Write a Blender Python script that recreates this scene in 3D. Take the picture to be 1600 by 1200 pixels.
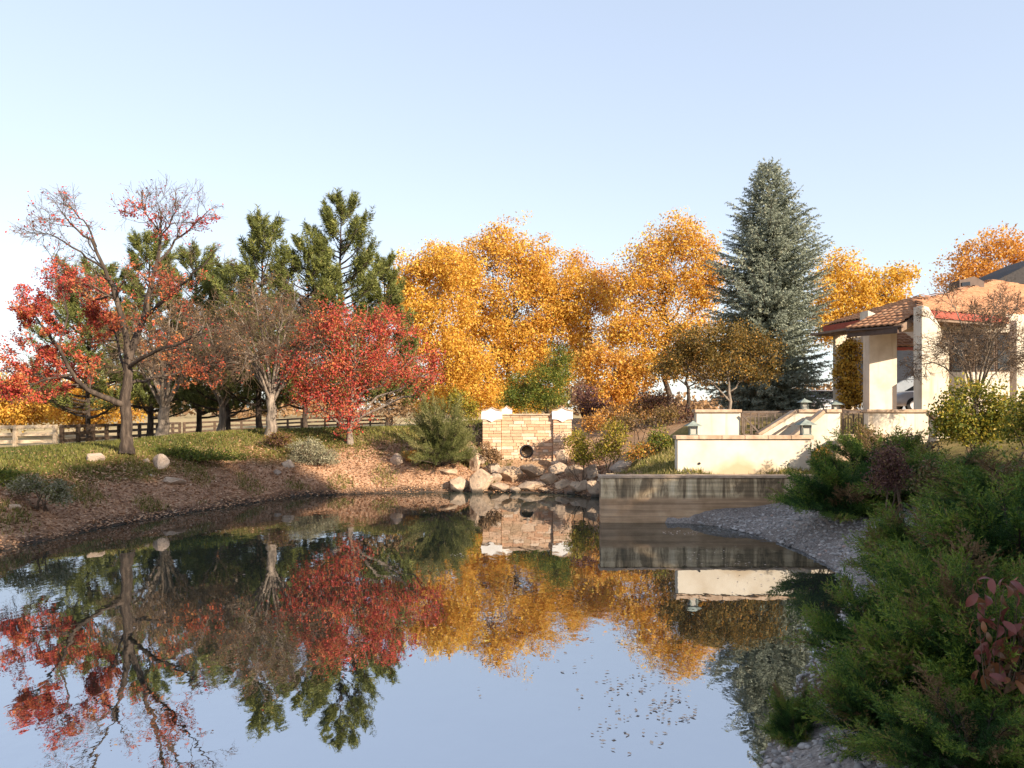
import bpy, bmesh, math
import numpy as np
from mathutils import Vector, Matrix

# ------------------------------------------------------------------ scene, camera, light
scene = bpy.context.scene
for o in list(bpy.data.objects):
    bpy.data.objects.remove(o)
COL = scene.collection
R = math.radians

CAMZ, FPX, HORIZON = 3.0, 1250.0, 640.0
cam_data = bpy.data.cameras.new('camera')
cam = bpy.data.objects.new('camera', cam_data)
COL.objects.link(cam)
cam.location = (0, 0, CAMZ)
cam.rotation_euler = (R(90), 0, 0)
cam_data.sensor_width = 36.0
cam_data.lens = 36.0 * FPX / 1600.0
cam_data.shift_y = (HORIZON - 600) / 1600.0
cam_data.clip_start = 0.1
cam_data.clip_end = 6000
scene.camera = cam

SUN_EL = 24.0
SUN_AZ = (0.74, -0.67)                 # horizontal direction towards the sun (right, behind the camera)
sl = math.hypot(*SUN_AZ)
sunv = Vector((SUN_AZ[0] / sl * math.cos(R(SUN_EL)), SUN_AZ[1] / sl * math.cos(R(SUN_EL)), math.sin(R(SUN_EL))))
sun_data = bpy.data.lights.new('sun', 'SUN')
sun_data.energy = 2.75
sun_data.angle = R(0.6)
sun_data.color = (1.0, 0.86, 0.68)
sun = bpy.data.objects.new('sun', sun_data)
COL.objects.link(sun)
sun.rotation_euler = sunv.to_track_quat('Z', 'Y').to_euler()
sun.location = (30, -20, 30)

world = bpy.data.worlds.new('World')
scene.world = world
world.use_nodes = True
wn = world.node_tree
wn.nodes.clear()
sky = wn.nodes.new('ShaderNodeTexSky')
sky.sky_type = 'NISHITA'
sky.sun_disc = False
sky.sun_elevation = R(SUN_EL)
sky.sun_rotation = math.atan2(SUN_AZ[0], SUN_AZ[1])
sky.air_density = 1.0
sky.dust_density = 0.4
sky.ozone_density = 3.0
hsv = wn.nodes.new('ShaderNodeHueSaturation')
hsv.inputs['Saturation'].default_value = 0.95
hsv.inputs['Hue'].default_value = 0.512
gam = wn.nodes.new('ShaderNodeGamma')
gam.inputs['Gamma'].default_value = 0.42
hsv.inputs['Value'].default_value = 1.0
bg = wn.nodes.new('ShaderNodeBackground')
bg.inputs['Strength'].default_value = 0.15
wo = wn.nodes.new('ShaderNodeOutputWorld')
wn.links.new(sky.outputs[0], gam.inputs['Color'])
wn.links.new(gam.outputs[0], hsv.inputs['Color'])
wn.links.new(hsv.outputs[0], bg.inputs['Color'])
wn.links.new(bg.outputs[0], wo.inputs['Surface'])

vs = scene.view_settings
vs.view_transform = 'Standard'
vs.look = 'None'
vs.exposure = 2.0
vs.gamma = 1.0
vs.use_curve_mapping = False
scene.render.engine = 'CYCLES'
scene.cycles.max_bounces = 8
scene.cycles.transparent_max_bounces = 8

# ------------------------------------------------------------------ helpers
def P(px, py, D):
    """world point seen at photograph pixel (px, py) at distance D"""
    return np.array([(px - 800) / FPX * D, D, CAMZ - (py - HORIZON) / FPX * D])

def thing(name, label, cat, loc=(0, 0, 0), group=None):
    o = bpy.data.objects.new(name, None)
    COL.objects.link(o)
    o.location = [float(v) for v in loc]
    o.empty_display_size = 0.2
    o['label'] = label
    o['category'] = cat
    if group: o['group'] = group
    return o

def tag(o, label, cat, group=None):
    o['label'] = label
    o['category'] = cat
    if group: o['group'] = group
    return o

def obj(name, me, parent=None, loc=None):
    o = bpy.data.objects.new(name, me)
    COL.objects.link(o)
    if parent is not None: o.parent = parent
    if loc is not None: o.location = [float(v) for v in loc]
    return o

def struct(o): o['kind'] = 'structure'; return o
def stuff(o): o['kind'] = 'stuff'; return o

def np_mesh(name, V, F, mat, tone=None, smooth=False, vattr=None):
    V = np.asarray(V, np.float32); F = np.asarray(F, np.int32)
    me = bpy.data.meshes.new(name)
    k = F.shape[1]; m = len(F)
    me.vertices.add(len(V)); me.vertices.foreach_set('co', V.ravel())
    me.loops.add(m * k); me.loops.foreach_set('vertex_index', F.ravel())
    me.polygons.add(m)
    me.polygons.foreach_set('loop_start', np.arange(0, m * k, k, dtype=np.int32))
    me.polygons.foreach_set('loop_total', np.full(m, k, np.int32))
    if smooth: me.polygons.foreach_set('use_smooth', np.ones(m, bool))
    me.update(calc_edges=True)
    if tone is not None:
        a = me.attributes.new('tone', 'FLOAT', 'FACE')
        a.data.foreach_set('value', np.asarray(tone, np.float32))
    if vattr:
        for n, arr in vattr.items():
            a = me.attributes.new(n, 'FLOAT', 'POINT')
            a.data.foreach_set('value', np.asarray(arr, np.float32))
    if mat: me.materials.append(mat)
    return me

def bm_mesh(name, bm, mat, smooth=False):
    bmesh.ops.recalc_face_normals(bm, faces=bm.faces)
    me = bpy.data.meshes.new(name)
    bm.to_mesh(me); bm.free()
    if smooth:
        for p in me.polygons: p.use_smooth = True
    if mat: me.materials.append(mat)
    return me

def box_me(name, x0, x1, y0, y1, z0, z1, mat, bev=0.012):
    bm = bmesh.new()
    M = Matrix.Translation(((x0 + x1) / 2, (y0 + y1) / 2, (z0 + z1) / 2)) @ Matrix.Diagonal((x1 - x0, y1 - y0, z1 - z0, 1))
    bmesh.ops.create_cube(bm, size=1, matrix=M)
    if bev: bmesh.ops.bevel(bm, geom=bm.edges[:], offset=bev, segments=1, affect='EDGES')
    return bm_mesh(name, bm, mat)

def prism_me(name, poly, vec, mat, bev=0.0):
    """closed solid: polygon swept along vec"""
    bm = bmesh.new()
    a = [bm.verts.new(tuple(float(c) for c in p)) for p in poly]
    v = np.asarray(vec, float)
    b = [bm.verts.new(tuple(float(c) for c in (np.asarray(p) + v))) for p in poly]
    n = len(a)
    bm.faces.new(a); bm.faces.new(b[::-1])
    for i in range(n):
        bm.faces.new((a[i], a[(i + 1) % n], b[(i + 1) % n], b[i]))
    bmesh.ops.recalc_face_normals(bm, faces=bm.faces)
    if bev: bmesh.ops.bevel(bm, geom=bm.edges[:], offset=bev, segments=1, affect='EDGES')
    return bm_mesh(name, bm, mat)

def beam_me(name, p, q, w, h, mat, up=(0, 0, 1), bev=0.0):
    p = np.asarray(p, float); q = np.asarray(q, float)
    t = q - p; t /= np.linalg.norm(t)
    s = np.cross(t, np.asarray(up, float)); s /= np.linalg.norm(s)
    u = np.cross(s, t)
    poly = [p + s * w / 2 + u * h / 2, p - s * w / 2 + u * h / 2, p - s * w / 2 - u * h / 2, p + s * w / 2 - u * h / 2]
    return prism_me(name, poly, q - p, mat, bev)

# ------------------------------------------------------------------ materials
def new_mat(name):
    m = bpy.data.materials.new(name)
    m.use_nodes = True
    nt = m.node_tree
    nt.nodes.clear()
    out = nt.nodes.new('ShaderNodeOutputMaterial')
    return m, nt, out

def N(nt, typ, **kw):
    n = nt.nodes.new(typ)
    for k, v in kw.items():
        if k.startswith('i_'):
            n.inputs[k[2:].replace('_', ' ')].default_value = v
        else:
            setattr(n, k, v)
    return n

def ramp(nt, stops, interp='LINEAR'):
    r = nt.nodes.new('ShaderNodeValToRGB')
    r.color_ramp.interpolation = interp
    e = r.color_ramp.elements
    while len(e) < len(stops): e.new(0.5)
    for i, (p, c) in enumerate(stops):
        e[i].position = p
        e[i].color = (c[0], c[1], c[2], 1)
    return r

def noise(nt, vec, scale, detail=4, rough=0.55, dist=0.0):
    n = nt.nodes.new('ShaderNodeTexNoise')
    n.inputs['Scale'].default_value = scale
    n.inputs['Detail'].default_value = detail
    n.inputs['Roughness'].default_value = rough
    n.inputs['Distortion'].default_value = dist
    if vec is not None: nt.links.new(vec, n.inputs['Vector'])
    return n

def pos_vec(nt, scale=(1, 1, 1)):
    g = nt.nodes.new('ShaderNodeNewGeometry')
    m = nt.nodes.new('ShaderNodeMapping')
    m.inputs['Scale'].default_value = scale
    nt.links.new(g.outputs['Position'], m.inputs['Vector'])
    return m.outputs['Vector'], g

def principled(nt, out, rough=0.8, spec=0.3):
    b = nt.nodes.new('ShaderNodeBsdfPrincipled')
    b.inputs['Roughness'].default_value = rough
    b.inputs['Specular IOR Level'].default_value = spec
    nt.links.new(b.outputs[0], out.inputs['Surface'])
    return b

def bump(nt, b, height, strength=0.3, dist=0.05):
    n = nt.nodes.new('ShaderNodeBump')
    n.inputs['Strength'].default_value = strength
    n.inputs['Distance'].default_value = dist
    nt.links.new(height, n.inputs['Height'])
    nt.links.new(n.outputs[0], b.inputs['Normal'])

def mixc(nt, fac, a, b, mode='MIX'):
    m = nt.nodes.new('ShaderNodeMix')
    m.data_type = 'RGBA'; m.blend_type = mode
    def put(v, s):
        if isinstance(v, (tuple, list)): s.default_value = (v[0], v[1], v[2], 1)
        elif isinstance(v, (int, float)): s.default_value = v
        else: nt.links.new(v, s)
    put(fac, m.inputs[0]); put(a, m.inputs[6]); put(b, m.inputs[7])
    return m.outputs[2]

def leaf_mat(name, stops, trans=0.35, rough=0.55):
    m, nt, out = new_mat(name)
    a = N(nt, 'ShaderNodeAttribute', attribute_name='tone')
    r = ramp(nt, stops)
    nt.links.new(a.outputs['Fac'], r.inputs[0])
    b = nt.nodes.new('ShaderNodeBsdfPrincipled')
    b.inputs['Roughness'].default_value = rough
    b.inputs['Specular IOR Level'].default_value = 0.25
    t = nt.nodes.new('ShaderNodeBsdfTranslucent')
    mx = nt.nodes.new('ShaderNodeMixShader')
    mx.inputs[0].default_value = trans
    nt.links.new(r.outputs[0], b.inputs['Base Color'])
    nt.links.new(r.outputs[0], t.inputs['Color'])
    nt.links.new(b.outputs[0], mx.inputs[1]); nt.links.new(t.outputs[0], mx.inputs[2])
    nt.links.new(mx.outputs[0], out.inputs['Surface'])
    return m

def noisy_mat(name, stops, scale=4, rough=0.85, bstr=0.3, bdist=0.03, stretch=(1, 1, 1), detail=6, spec=0.25):
    m, nt, out = new_mat(name)
    v, g = pos_vec(nt, stretch)
    n = noise(nt, v, scale, detail)
    r = ramp(nt, stops)
    nt.links.new(n.outputs[0], r.inputs[0])
    b = principled(nt, out, rough, spec)
    nt.links.new(r.outputs[0], b.inputs['Base Color'])
    n2 = noise(nt, v, scale * 4, 4)
    bump(nt, b, n2.outputs[0], bstr, bdist)
    return m

M = {}
M['bark'] = noisy_mat('bark', [(0.3, (0.025, 0.018, 0.014)), (0.5, (0.06, 0.043, 0.032)), (0.7, (0.13, 0.095, 0.07))], 9, 0.9, 0.8, 0.04, (1, 1, 0.25))
M['bark_grey'] = noisy_mat('bark_grey', [(0.3, (0.1, 0.08, 0.065)), (0.5, (0.2, 0.16, 0.125)), (0.7, (0.34, 0.27, 0.21))], 9, 0.9, 0.8, 0.04, (1, 1, 0.25))
M['twig'] = noisy_mat('twig', [(0.3, (0.07, 0.046, 0.032)), (0.6, (0.17, 0.115, 0.075))], 3, 0.9, 0.2)
M['yellow'] = leaf_mat('yellow_leaves', [(0.0, (0.36, 0.18, 0.03)), (0.25, (0.58, 0.32, 0.045)), (0.6, (0.76, 0.47, 0.07)), (0.93, (0.84, 0.58, 0.12)), (1.0, (0.5, 0.46, 0.1))], 0.42)
M['amber'] = leaf_mat('amber_leaves', [(0.0, (0.3, 0.12, 0.03)), (0.35, (0.56, 0.25, 0.045)), (0.7, (0.7, 0.36, 0.07)), (1.0, (0.76, 0.47, 0.15))], 0.4)
M['red'] = leaf_mat('red_leaves', [(0.0, (0.15, 0.024, 0.022)), (0.35, (0.38, 0.046, 0.042)), (0.65, (0.58, 0.085, 0.065)), (0.88, (0.6, 0.15, 0.065)), (1.0, (0.54, 0.25, 0.08))])
M['orange_red'] = leaf_mat('orange_red_leaves', [(0.0, (0.2, 0.045, 0.028)), (0.4, (0.44, 0.1, 0.04)), (0.7, (0.5, 0.17, 0.06)), (1.0, (0.4, 0.23, 0.085))])
M['olive'] = leaf_mat('olive_leaves', [(0.0, (0.06, 0.05, 0.015)), (0.4, (0.14, 0.1, 0.025)), (0.75, (0.23, 0.145, 0.035)), (1.0, (0.36, 0.19, 0.04))])
M['brown'] = leaf_mat('brown_leaves', [(0.0, (0.11, 0.065, 0.035)), (0.5, (0.24, 0.145, 0.07)), (1.0, (0.36, 0.2, 0.09))], 0.2)
M['green'] = leaf_mat('green_leaves', [(0.0, (0.035, 0.06, 0.012)), (0.5, (0.12, 0.155, 0.025)), (0.85, (0.24, 0.24, 0.04)), (1.0, (0.42, 0.34, 0.05))])
M['lime'] = leaf_mat('yellow_green_leaves', [(0.0, (0.08, 0.085, 0.014)), (0.4, (0.22, 0.2, 0.025)), (0.75, (0.4, 0.31, 0.035)), (1.0, (0.5, 0.3, 0.06))])
M['purple'] = leaf_mat('purple_leaves', [(0.0, (0.06, 0.025, 0.025)), (0.5, (0.15, 0.07, 0.06)), (1.0, (0.26, 0.13, 0.08))], 0.25)
M['sage'] = leaf_mat('sage_leaves', [(0.0, (0.13, 0.12, 0.075)), (0.5, (0.26, 0.24, 0.15)), (1.0, (0.38, 0.34, 0.22))], 0.2)
M['pine'] = leaf_mat('pine_needles', [(0.0, (0.05, 0.06, 0.016)), (0.5, (0.14, 0.155, 0.04)), (0.85, (0.24, 0.24, 0.06)), (1.0, (0.3, 0.22, 0.07))], 0.15)
M['spruce'] = leaf_mat('spruce_needles', [(0.0, (0.1, 0.118, 0.085)), (0.45, (0.24, 0.265, 0.2)), (0.85, (0.42, 0.445, 0.335)), (1.0, (0.38, 0.31, 0.18))], 0.12)
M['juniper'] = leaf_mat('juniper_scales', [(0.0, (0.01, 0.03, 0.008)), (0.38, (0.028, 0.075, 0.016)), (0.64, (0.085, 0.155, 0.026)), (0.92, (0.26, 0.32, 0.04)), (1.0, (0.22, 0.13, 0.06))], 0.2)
M['juniper_dry'] = leaf_mat('juniper_olive', [(0.0, (0.04, 0.05, 0.015)), (0.45, (0.11, 0.12, 0.03)), (0.8, (0.17, 0.17, 0.05)), (1.0, (0.23, 0.2, 0.08))], 0.2)
M['litter'] = leaf_mat('leaf_litter', [(0.0, (0.22, 0.11, 0.06)), (0.4, (0.42, 0.23, 0.12)), (0.75, (0.58, 0.35, 0.2)), (1.0, (0.66, 0.48, 0.32))], 0.1)
M['grass'] = leaf_mat('grass_blades', [(0.0, (0.06, 0.075, 0.018)), (0.5, (0.15, 0.15, 0.032)), (0.85, (0.29, 0.245, 0.07)), (1.0, (0.44, 0.33, 0.15))], 0.3)
M['pebble'] = leaf_mat('gravel_stones', [(0.0, (0.18, 0.165, 0.16)), (0.5, (0.42, 0.38, 0.35)), (0.85, (0.58, 0.52, 0.48)), (1.0, (0.46, 0.3, 0.24))], 0.0, 0.85)
M['peony'] = leaf_mat('burgundy_leaf', [(0.0, (0.1, 0.02, 0.02)), (0.5, (0.2, 0.05, 0.035)), (0.8, (0.24, 0.12, 0.05)), (1.0, (0.34, 0.09, 0.05))], 0.25, 0.4)
def rock_mat(name, stops):
    m, nt, out = new_mat(name)
    v, g = pos_vec(nt)
    n = noise(nt, v, 2.2, 10, 0.65, 0.4)
    r = ramp(nt, stops); nt.links.new(n.outputs[0], r.inputs[0])
    oi = N(nt, 'ShaderNodeObjectInfo')
    tint = ramp(nt, [(0.0, (0.72, 0.66, 0.62)), (0.35, (1.0, 0.95, 0.9)), (0.7, (1.08, 0.92, 0.76)), (1.0, (0.86, 0.84, 0.84))])
    nt.links.new(oi.outputs['Random'], tint.inputs[0])
    c = mixc(nt, 1.0, r.outputs[0], tint.outputs[0], 'MULTIPLY')
    # lichen and dirt blotches
    n3 = noise(nt, v, 6.5, 5, 0.7)
    lr = ramp(nt, [(0.56, (0, 0, 0)), (0.68, (1, 1, 1))]); nt.links.new(n3.outputs[0], lr.inputs[0])
    c = mixc(nt, lr.outputs[0], c, (0.17, 0.14, 0.105))
    # dark wet band with algae at the waterline
    sep = N(nt, 'ShaderNodeSeparateXYZ'); nt.links.new(g.outputs['Position'], sep.inputs[0])
    k = N(nt, 'ShaderNodeMath', operation='MULTIPLY_ADD'); nt.links.new(n3.outputs[0], k.inputs[0]); k.inputs[1].default_value = -0.12; nt.links.new(sep.outputs['Z'], k.inputs[2])
    mr = N(nt, 'ShaderNodeMapRange'); nt.links.new(k.outputs[0], mr.inputs[0])
    mr.inputs[1].default_value = 0.1; mr.inputs[2].default_value = 0.0
    c = mixc(nt, mr.outputs[0], c, (0.075, 0.06, 0.045))
    b = principled(nt, out, 0.9, 0.25)
    nt.links.new(c, b.inputs['Base Color'])
    n2 = noise(nt, v, 9, 9, 0.7)
    bump(nt, b, n2.outputs[0], 0.8, 0.06)
    return m
M['rock'] = rock_mat('sandstone_rock', [(0.25, (0.17, 0.125, 0.09)), (0.45, (0.36, 0.275, 0.2)), (0.6, (0.46, 0.36, 0.265)), (0.78, (0.56, 0.46, 0.35))])
M['rock_pale'] = rock_mat('pale_rock', [(0.25, (0.26, 0.2, 0.16)), (0.5, (0.46, 0.38, 0.31)), (0.8, (0.6, 0.52, 0.43))])
M['metal_dark'] = noisy_mat('bronze_metal', [(0.3, (0.09, 0.065, 0.05)), (0.7, (0.18, 0.13, 0.1))], 6, 0.55, 0.1)
M['verdigris'] = noisy_mat('verdigris_copper', [(0.3, (0.14, 0.16, 0.14)), (0.7, (0.3, 0.33, 0.28))], 9, 0.7, 0.2)
M['timber'] = noisy_mat('weathered_timber', [(0.3, (0.3, 0.22, 0.14)), (0.55, (0.5, 0.38, 0.26)), (0.75, (0.64, 0.52, 0.38))], 3, 0.9, 0.4, 0.02, (1, 1, 3))
M['timber_shaded'] = noisy_mat('shaded_timber', [(0.3, (0.05, 0.032, 0.022)), (0.55, (0.1, 0.066, 0.044)), (0.75, (0.17, 0.11, 0.07))], 3, 0.9, 0.4, 0.02, (1, 1, 3))  # darker copy of the fence timber, tree shade put into its colour
M['cap'] = noisy_mat('sandstone_coping', [(0.3, (0.33, 0.22, 0.14)), (0.55, (0.48, 0.34, 0.23)), (0.75, (0.58, 0.44, 0.32))], 5, 0.85, 0.35, 0.02)
M['mortar'] = noisy_mat('mortar', [(0.3, (0.46, 0.32, 0.21)), (0.7, (0.6, 0.45, 0.31))], 9, 0.95, 0.4, 0.02)
M['tile'] = noisy_mat('terracotta_tile', [(0.25, (0.22, 0.095, 0.05)), (0.45, (0.34, 0.165, 0.085)), (0.6, (0.4, 0.21, 0.115)), (0.8, (0.47, 0.295, 0.18))], 2.6, 0.85, 0.3, 0.02, detail=10)
M['deck'] = noisy_mat('roof_underside', [(0.3, (0.16, 0.11, 0.08)), (0.7, (0.26, 0.18, 0.13))], 4, 0.9, 0.1)
M['fascia_red'] = noisy_mat('red_fascia', [(0.3, (0.28, 0.055, 0.035)), (0.7, (0.38, 0.085, 0.05))], 5, 0.6, 0.1)
M['fascia_brown'] = noisy_mat('brown_gutter', [(0.3, (0.07, 0.045, 0.035)), (0.7, (0.12, 0.075, 0.055))], 5, 0.5, 0.1)
M['slate_and_hole_shade'] = noisy_mat('dark_slate_and_hole_shade', [(0.3, (0.018, 0.017, 0.018)), (0.7, (0.045, 0.04, 0.04))], 8, 0.7, 0.2)  # slate for the roof; paints the shade inside drain and weep hole
M['plaster_grey'] = noisy_mat('blue_grey_door', [(0.3, (0.24, 0.27, 0.31)), (0.7, (0.3, 0.33, 0.37))], 3, 0.6, 0.05)
M['frame_wood'] = noisy_mat('window_frame', [(0.3, (0.09, 0.06, 0.045)), (0.7, (0.15, 0.1, 0.075))], 5, 0.6, 0.1)
M['rubber'] = noisy_mat('tyre_rubber', [(0.3, (0.015, 0.015, 0.016)), (0.7, (0.03, 0.03, 0.03))], 8, 0.8, 0.2)
M['chrome'] = noisy_mat('wheel_metal', [(0.3, (0.45, 0.45, 0.46)), (0.7, (0.6, 0.6, 0.6))], 8, 0.35, 0.05, spec=0.8)

def simple(name, col, rough=0.5, metal=0.0, spec=0.5, coat=0.0):
    m, nt, out = new_mat(name)
    v, g = pos_vec(nt)
    n = noise(nt, v, 7, 4)
    c = mixc(nt, n.outputs[0], tuple(x * 0.85 for x in col), tuple(min(1, x * 1.12) for x in col))
    b = principled(nt, out, rough, spec)
    b.inputs['Metallic'].default_value = metal
    b.inputs['Coat Weight'].default_value = coat
    nt.links.new(c, b.inputs['Base Color'])
    return m
M['glass'] = simple('dark_window_glass', (0.018, 0.02, 0.024), 0.06, 0, 0.6)
M['lamp_glass'] = simple('lantern_glass', (0.45, 0.42, 0.36), 0.25, 0, 0.5)
M['car_silver'] = simple('silver_car_paint', (0.5, 0.51, 0.53), 0.3, 0.3, 0.5, 0.6)
M['car_white'] = simple('white_car_paint', (0.72, 0.72, 0.72), 0.3, 0.0, 0.5, 0.6)

def stucco():
    m, nt, out = new_mat('cream_stucco')
    v, g = pos_vec(nt)
    n = noise(nt, v, 1.3, 8, 0.6)
    r = ramp(nt, [(0.3, (0.54, 0.45, 0.34)), (0.5, (0.66, 0.57, 0.45)), (0.75, (0.72, 0.65, 0.53))])
    nt.links.new(n.outputs[0], r.inputs[0])
    # rain streaks: noise squeezed vertically
    vs_, g2 = pos_vec(nt, (5.5, 5.5, 0.35))
    s = noise(nt, vs_, 1.0, 3, 0.5)
    sr = ramp(nt, [(0.54, (0, 0, 0)), (0.72, (1, 1, 1))])
    nt.links.new(s.outputs[0], sr.inputs[0])
    mul = N(nt, 'ShaderNodeMath', operation='MULTIPLY'); mul.inputs[1].default_value = 0.7
    nt.links.new(sr.outputs[0], mul.inputs[0])
    c = mixc(nt, mul.outputs[0], r.outputs[0], (0.46, 0.35, 0.23))
    b = principled(nt, out, 0.92, 0.2)
    nt.links.new(c, b.inputs['Base Color'])
    n2 = noise(nt, v, 45, 3)
    bump(nt, b, n2.outputs[0], 0.25, 0.01)
    return m
M['stucco'] = stucco()

def planter_stucco():
    """stucco with two tan seep stains low on the wall"""
    m, nt, out = new_mat('stained_cream_stucco')
    v, g = pos_vec(nt)
    n = noise(nt, v, 1.1, 8, 0.6)
    r = ramp(nt, [(0.3, (0.57, 0.48, 0.36)), (0.5, (0.67, 0.59, 0.47)), (0.75, (0.72, 0.65, 0.54))])
    nt.links.new(n.outputs[0], r.inputs[0])
    sep = N(nt, 'ShaderNodeSeparateXYZ'); nt.links.new(g.outputs['Position'], sep.inputs[0])
    nn = noise(nt, v, 3.0, 5)
    def seep(cx, h, w):
        d = N(nt, 'ShaderNodeMath', operation='SUBTRACT'); nt.links.new(sep.outputs['X'], d.inputs[0]); d.inputs[1].default_value = cx
        a = N(nt, 'ShaderNodeMath', operation='ABSOLUTE'); nt.links.new(d.outputs[0], a.inputs[0])
        k = N(nt, 'ShaderNodeMath', operation='MULTIPLY'); nt.links.new(a.outputs[0], k.inputs[0]); k.inputs[1].default_value = h / w
        t = N(nt, 'ShaderNodeMath', operation='ADD'); nt.links.new(k.outputs[0], t.inputs[0]); nt.links.new(sep.outputs['Z'], t.inputs[1])
        t2 = N(nt, 'ShaderNodeMath', operation='SUBTRACT'); nt.links.new(t.outputs[0], t2.inputs[0])
        k3 = N(nt, 'ShaderNodeMath', operation='MULTIPLY'); nt.links.new(nn.outputs[0], k3.inputs[0]); k3.inputs[1].default_value = 0.3
        nt.links.new(k3.outputs[0], t2.inputs[1])
        mr = N(nt, 'ShaderNodeMapRange'); nt.links.new(t2.outputs[0], mr.inputs[0])
        mr.inputs[1].default_value = 1.25 + h; mr.inputs[2].default_value = 1.25 + h - 0.3
        mr.inputs[3].default_value = 0.0; mr.inputs[4].default_value = 0.75
        return mr.outputs[0]
    s1 = seep(6.3, 0.42, 0.75); s2 = seep(7.1, 0.3, 0.5)
    mx = N(nt, 'ShaderNodeMath', operation='MAXIMUM'); nt.links.new(s1, mx.inputs[0]); nt.links.new(s2, mx.inputs[1])
    c = mixc(nt, mx.outputs[0], r.outputs[0], (0.42, 0.29, 0.15))
    b = principled(nt, out, 0.92, 0.2)
    nt.links.new(c, b.inputs['Base Color'])
    n2 = noise(nt, v, 45, 3)
    bump(nt, b, n2.outputs[0], 0.25, 0.01)
    return m
M['planter'] = planter_stucco()

def retaining():
    m, nt, out = new_mat('stained_concrete')
    v, g = pos_vec(nt)
    n = noise(nt, v, 1.5, 8, 0.6)
    base = ramp(nt, [(0.3, (0.3, 0.19, 0.105)), (0.55, (0.46, 0.3, 0.18)), (0.75, (0.56, 0.39, 0.25))])
    nt.links.new(n.outputs[0], base.inputs[0])
    v2, g2 = pos_vec(nt, (2.6, 2.6, 0.5))
    s = noise(nt, v2, 1.0, 7, 0.72, 0.6)
    st = ramp(nt, [(0.34, (0.09, 0.07, 0.048)), (0.46, (0.28, 0.2, 0.12)), (0.54, (0.58, 0.44, 0.27)), (0.68, (0.76, 0.62, 0.42))])
    nt.links.new(s.outputs[0], st.inputs[0])
    sep = N(nt, 'ShaderNodeSeparateXYZ'); nt.links.new(g.outputs['Position'], sep.inputs[0])
    n3 = noise(nt, v, 2.2, 4)
    k = N(nt, 'ShaderNodeMath', operation='MULTIPLY_ADD'); nt.links.new(n3.outputs[0], k.inputs[0]); k.inputs[1].default_value = 0.22
    nt.links.new(sep.outputs['Z'], k.inputs[2])
    mr = N(nt, 'ShaderNodeMapRange'); nt.links.new(k.outputs[0], mr.inputs[0])
    mr.inputs[1].default_value = 0.72; mr.inputs[2].default_value = 0.82
    c = mixc(nt, mr.outputs[0], base.outputs[0], st.outputs[0])
    # tide mark rows
    w = noise(nt, None, 1.0, 4); v4, g4 = pos_vec(nt, (0.35, 0.35, 14)); nt.links.new(v4, w.inputs['Vector'])
    wr = ramp(nt, [(0.38, (0.76, 0.73, 0.7)), (0.62, (1.2, 1.16, 1.1))]); nt.links.new(w.outputs[0], wr.inputs[0])
    c2 = mixc(nt, 1.0, c, wr.outputs[0], 'MULTIPLY')
    b = principled(nt, out, 0.9, 0.25)
    nt.links.new(c2, b.inputs['Base Color'])
    n2 = noise(nt, v, 30, 5)
    bump(nt, b, n2.outputs[0], 0.35, 0.015)
    return m
M['retaining'] = retaining()

def stone_mats():
    out = []
    cols = [(0.62, 0.4, 0.25), (0.66, 0.47, 0.32), (0.55, 0.32, 0.19), (0.68, 0.52, 0.38), (0.62, 0.37, 0.22), (0.5, 0.34, 0.21), (0.66, 0.45, 0.3)]
    for i, c in enumerate(cols):
        d = tuple(x * 0.78 for x in c); l = tuple(min(0.85, x * 1.14) for x in c)
        out.append(noisy_mat('sandstone_block_%s' % 'abcdefg'[i], [(0.3, d), (0.5, c), (0.7, l)], 5, 0.9, 0.5, 0.02, (1, 1, 3)))
    return out
STONES = stone_mats()

def water_mat():
    m, nt, out = new_mat('pond_water')
    v, g = pos_vec(nt, (1.0, 0.55, 1))
    n = noise(nt, v, 1.1, 3, 0.5)
    n1 = noise(nt, v, 7.0, 2, 0.5)
    ad = N(nt, 'ShaderNodeMath', operation='MULTIPLY_ADD'); nt.links.new(n1.outputs[0], ad.inputs[0]); ad.inputs[1].default_value = 0.12
    nt.links.new(n.outputs[0], ad.inputs[2])
    bp = N(nt, 'ShaderNodeBump'); bp.inputs['Distance'].default_value = 0.25
    nt.links.new(ad.outputs[0], bp.inputs['Height'])
    bn = noise(nt, v, 0.22, 3, 0.5); br_ = N(nt, 'ShaderNodeMapRange'); nt.links.new(bn.outputs[0], br_.inputs[0])
    br_.inputs[1].default_value = 0.42; br_.inputs[2].default_value = 0.65; br_.inputs[3].default_value = 0.012; br_.inputs[4].default_value = 0.045
    nt.links.new(br_.outputs[0], bp.inputs['Strength'])
    d = N(nt, 'ShaderNodeBsdfDiffuse')
    cn = noise(nt, v, 0.35, 4)
    cr = ramp(nt, [(0.3, (0.018, 0.024, 0.018)), (0.7, (0.04, 0.045, 0.03))]); nt.links.new(cn.outputs[0], cr.inputs[0])
    nt.links.new(cr.outputs[0], d.inputs['Color'])
    gl = N(nt, 'ShaderNodeBsdfGlossy'); gl.inputs['Roughness'].default_value = 0.012
    gl.inputs['Color'].default_value = (0.93, 0.95, 1.0, 1)
    nt.links.new(bp.outputs[0], gl.inputs['Normal'])
    fr = N(nt, 'ShaderNodeFresnel'); fr.inputs['IOR'].default_value = 11.0
    mx = N(nt, 'ShaderNodeMixShader')
    nt.links.new(fr.outputs[0], mx.inputs[0]); nt.links.new(d.outputs[0], mx.inputs[1]); nt.links.new(gl.outputs[0], mx.inputs[2])
    nt.links.new(mx.outputs[0], out.inputs['Surface'])
    return m
M['water'] = water_mat()

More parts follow.
